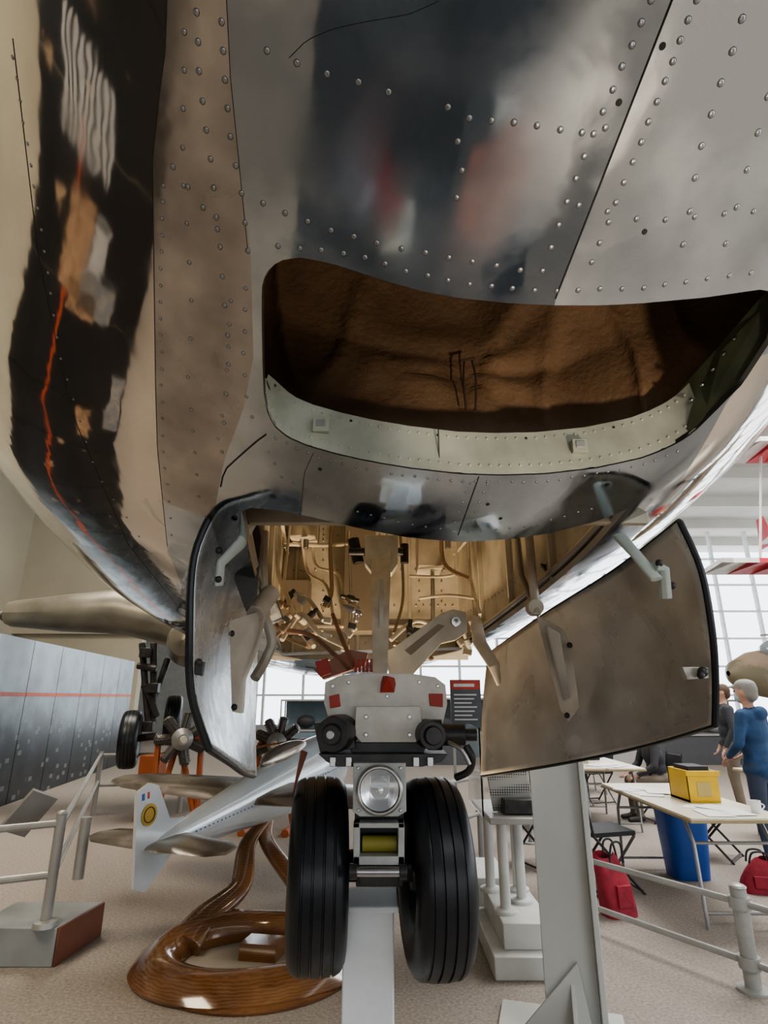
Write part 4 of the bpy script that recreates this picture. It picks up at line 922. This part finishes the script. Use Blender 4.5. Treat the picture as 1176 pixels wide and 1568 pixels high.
# =====================================================  PEOPLE
SK=mat('skin',(.55,.33,.24),.5); HR=mat('hair_grey',(.32,.30,.28),.8); SH=mat('shoe_dark',(.04,.035,.03),.5); EY=mat('eye_dark',(.02,.02,.02),.3); LP=mat('lips',(.40,.17,.14),.5)
def person(name,x,y,ang,h,top,pants,hair=HR,pose='stand',cap=None,mask=None,armL=None,armR=None,lean=0,zoff=0,hood=False):
    e=empty(name); s=h/1.75; R=Matrix.Rotation(ang,3,'Z'); O=V((x,y,zoff))
    sit=pose=='sit'; dz=-.42 if sit else 0
    Rl=Matrix.Rotation(-lean,3,'X')
    def u_(p):
        p=V(p); q=p-V((0,0,.95)); q=Rl@q; q=q+V((0,0,.95+dz)); return O+(R@q)*s
    def lo_(p): p=V(p); return O+(R@p)*s
    RM=R@Rl
    tags=[];mb=MB()
    def T_(i):
        while len(tags)<len(mb.f): tags.append(i)
    def El(c,r,t,f=u_,rot=None): mb.ell(f(c),tuple(k*s for k in r),0,rot or RM,seg=18,rings=12); T_(t)
    def Cp(a,b,ra,rb,t,f=u_): mb.cap(f(a),f(b),ra*s,rb*s); T_(t)
    El((0,0,.97),(.175,.13,.13),0 if not sit else 1); El((0,.01,1.10),(.165,.125,.16),0); El((0,0,1.27),(.185,.13,.19),0)
    El((-.09,-.015,1.40),(.11,.09,.08),0); El((.09,-.015,1.40),(.11,.09,.08),0); Cp((-.15,0,1.42),(.15,0,1.42),.065,.065,0)
    if hood: El((0,-.10,1.44),(.11,.06,.07),0); El((0,0,.90),(.19,.15,.12),0)
    Cp((0,-.005,1.42),(0,.01,1.54),.058,.052,2); El((0,-.0,1.455),(.085,.075,.04),0)
    El((0,.015,1.645),(.076,.098,.118),2); El((0,.055,1.575),(.05,.052,.045),2); El((0,.118,1.625),(.014,.02,.026),2)
    for sg in(-1,1): El((sg*.08,.005,1.635),(.013,.024,.034),2)
    El((0,-.018,1.672),(.085,.098,.10),3); El((0,-.05,1.62),(.074,.06,.07),3)
    if cap: El((0,0,1.715),(.092,.108,.065),5); El((0,.12,1.70),(.065,.07,.014),5)
    if mask: El((0,.075,1.59),(.062,.055,.055),6)
    for sg in(-1,1):
        if sit:
            Cp((sg*.09,0,.53),(sg*.11,.42,.50),.085,.062,1,lo_); Cp((sg*.11,.42,.49),(sg*.11,.40,.10),.058,.045,1,lo_)
            Cp((sg*.11,.38,.06),(sg*.12,.56,.04),.045,.035,4,lo_)
        else:
            Cp((sg*.09,0,.92),(sg*.10,.025,.50),.095,.066,1,lo_); Cp((sg*.10,.025,.50),(sg*.105,-.01,.11),.062,.048,1,lo_)
            Cp((sg*.105,-.02,.06),(sg*.12,.15,.04),.045,.036,4,lo_)
        arm=(armR if sg>0 else armL) or ((sg*.25,-.03,1.14),(sg*.24,.10,.90))
        el,wr_=arm
        Cp((sg*.185,0,1.415),el,.062,.05,0); Cp(el,wr_,.05,.036,0)
        d=(V(wr_)-V(el)).normalized()
        Cp(V(wr_),V(wr_)+d*.05,.027,.027,2)
    me=bpy.data.meshes.new('tmp'); me.from_pydata(mb.v,[],mb.f); ob=bpy.data.objects.new('tmp',me); bpy.context.scene.collection.objects.link(ob)
    md=ob.modifiers.new('r','REMESH'); md.mode='VOXEL'; md.voxel_size=.015*s
    sm=ob.modifiers.new('s','SMOOTH'); sm.iterations=3; sm.factor=.5
    dg=bpy.context.evaluated_depsgraph_get(); nm=bpy.data.meshes.new_from_object(ob.evaluated_get(dg)); bpy.data.objects.remove(ob)
    bv=BVHTree.FromPolygons([V(v) for v in mb.v],mb.f)
    for m_ in (top,pants,SK,hair,SH,cap or hair,mask or SK): nm.materials.append(m_)
    for p in nm.polygons:
        q=bv.find_nearest(p.center); p.material_index=tags[q[2]] if q[2] is not None else 0
    nm.shade_smooth(); nm.name='body'
    b=bpy.data.objects.new('body',nm); bpy.context.scene.collection.objects.link(b); b.parent=e
    hb=MB()
    for sg in(-1,1):
        el,wr_=(armR if sg>0 else armL) or ((sg*.25,-.03,1.14),(sg*.24,.10,.90))
        d=(V(wr_)-V(el)).normalized(); sd=V((1,0,0)) if abs(d.x)<.8 else V((0,1,0)); sd=(sd-d*sd.dot(d)).normalized(); nn=d.cross(sd)*(-sg)
        pb=V(wr_)+d*.04
        hb.tube([u_(pb-d*.01),u_(pb+d*.03),u_(pb+d*.075)],[.028*s,.038*s,.036*s],0,12,flat=.42,up=RM@nn)
        for k,(ln) in enumerate((.062,.074,.068,.052)):
            st=pb+d*.068+sd*(.027-.018*k)
            hb.tube([u_(st),u_(st+d*ln*.5+nn*.006),u_(st+d*ln*.8+nn*.02),u_(st+d*ln*.95+nn*.034)],[.0095*s,.009*s,.008*s,.006*s],0,8)
        st=pb+d*.01+sd*.03; hb.tube([u_(st),u_(st+d*.03+sd*.022),u_(st+d*.058+sd*.024+nn*.012)],[.012*s,.010*s,.007*s],0,8)
    for sg in(-1,1): hb.ell(u_((sg*.03,.104,1.655)),.011*s,1); hb.tube([u_((sg*.045,.100,1.675)),u_((sg*.018,.112,1.677))],.004*s,2,6)
    if not mask: hb.tube([u_((-.022,.103,1.585)),u_((0,.110,1.583)),u_((.022,.103,1.585))],.005*s,3,6)
    hb.obj('hands_and_face',[SK,EY,hair,LP],e)
M_blue=mat('coat_blue',(.03,.085,.20),.75,0,(.015,.05,.12),6,.2,25); M_jean=mat('jeans',(.06,.08,.13),.8); M_dk=mat('jacket_dark',(.05,.05,.06),.8); M_kh=mat('trousers_khaki',(.20,.17,.13),.8)
M_cap=mat('cap_grey',(.33,.33,.32),.8); M_mask=mat('mask_blue',(.35,.52,.60),.7); M_shirt=mat('shirt_white',(.6,.6,.58),.8); M_rs=mat('shirt_red',(.4,.05,.05),.8)
person('man_in_blue_coat',3.84,6.40,.55,1.76,M_blue,M_jean,cap=M_cap,mask=M_mask,hood=True,armL=((-.27,.02,1.15),(-.16,.20,1.02)),armR=((.27,.02,1.15),(.18,.20,1.03)))
person('man_in_dark_jacket',5.15,9.2,1.2,1.78,mat('jacket_black',(.035,.04,.05),.8),M_kh,hair=mat('hair_brown',(.10,.06,.04),.8),mask=M_mask)
person('seated_visitor',3.85,8.75,1.6,1.72,M_dk,M_kh,pose='sit',lean=.25,armL=((-.25,.14,1.18),(-.16,.36,1.12)),armR=((.25,.14,1.18),(.16,.36,1.12)))
person('seated_visitor',2.6,10.3,.0,1.7,M_shirt,M_dk,pose='sit',lean=.2,armL=((-.25,.14,1.18),(-.16,.36,1.12)),armR=((.25,.14,1.18),(.16,.36,1.12)))
person('seated_visitor',3.4,10.2,.3,1.7,M_rs,M_dk,pose='sit',lean=.2,armL=((-.25,.14,1.18),(-.16,.36,1.12)),armR=((.25,.14,1.18),(.16,.36,1.12)))
person('seated_visitor',2.1,8.4,-1.5,1.7,M_dk,M_jean,pose='sit',lean=.3,armL=((-.25,.14,1.18),(-.16,.36,1.12)),armR=((.25,.14,1.18),(.16,.36,1.12)))
person('standing_visitor',6.5,9.0,1.5,1.75,M_rs,M_kh)

# =====================================================  LIGHTS / WORLD / CAMERA
w=bpy.data.worlds.new('World'); bpy.context.scene.world=w; w.use_nodes=True
w.node_tree.nodes['Background'].inputs[0].default_value=(.88,.94,1,1); w.node_tree.nodes['Background'].inputs[1].default_value=2.8
def area(name,loc,rot,size,energy,col,sy=None):
    l=bpy.data.lights.new(name,'AREA'); l.energy=energy; l.color=col; l.size=size
    if sy: l.shape='RECTANGLE'; l.size_y=sy
    o=bpy.data.objects.new(name,l); o.location=loc; o.rotation_euler=rot; bpy.context.scene.collection.objects.link(o); return o
area('ceiling_light',(-5,0,8.4),(0,0,0),3,420,(1,.86,.66),3)
area('ceiling_light',(3,-5,8.4),(0,0,0),4,480,(.97,.98,1),4)
area('ceiling_light',(6,8,8.4),(0,0,0),5,900,(1,.98,.95),5)
area('ceiling_light',(-4,9,8.4),(0,0,0),4,560,(1,.92,.82),4)
def spot(name,loc,tgt,energy,col,ang,rad=.05):
    l=bpy.data.lights.new(name,'SPOT'); l.energy=energy; l.color=col; l.spot_size=ang; l.spot_blend=.6; l.shadow_soft_size=rad
    o=bpy.data.objects.new(name,l); o.location=loc; o.rotation_euler=(V(tgt)-V(loc)).to_track_quat('-Z','Y').to_euler(); bpy.context.scene.collection.objects.link(o)
spot('bay_fill_spot',(.15,3.05,.12),(.0,3.4,2.6),230,(1,.76,.50),1.2,.10)
spot('bay_fill_spot',(1.3,-.9,.12),(.30,1.5,2.75),200,(1,.82,.64),.38,.10)  # added off-frame fill that brightens the canvas bay
cam=bpy.data.cameras.new('camera'); cam.sensor_fit='HORIZONTAL'; cam.sensor_width=36; cam.lens=27; cam.clip_start=.02
co_=bpy.data.objects.new('camera',cam); co_.location=CAM; co_.rotation_euler=(math.pi/2+PITCH,0,0); bpy.context.scene.collection.objects.link(co_)
bpy.context.scene.camera=co_
sc=bpy.context.scene; sc.view_settings.view_transform='AgX'; sc.view_settings.look='AgX - Medium High Contrast'; sc.view_settings.exposure=.25
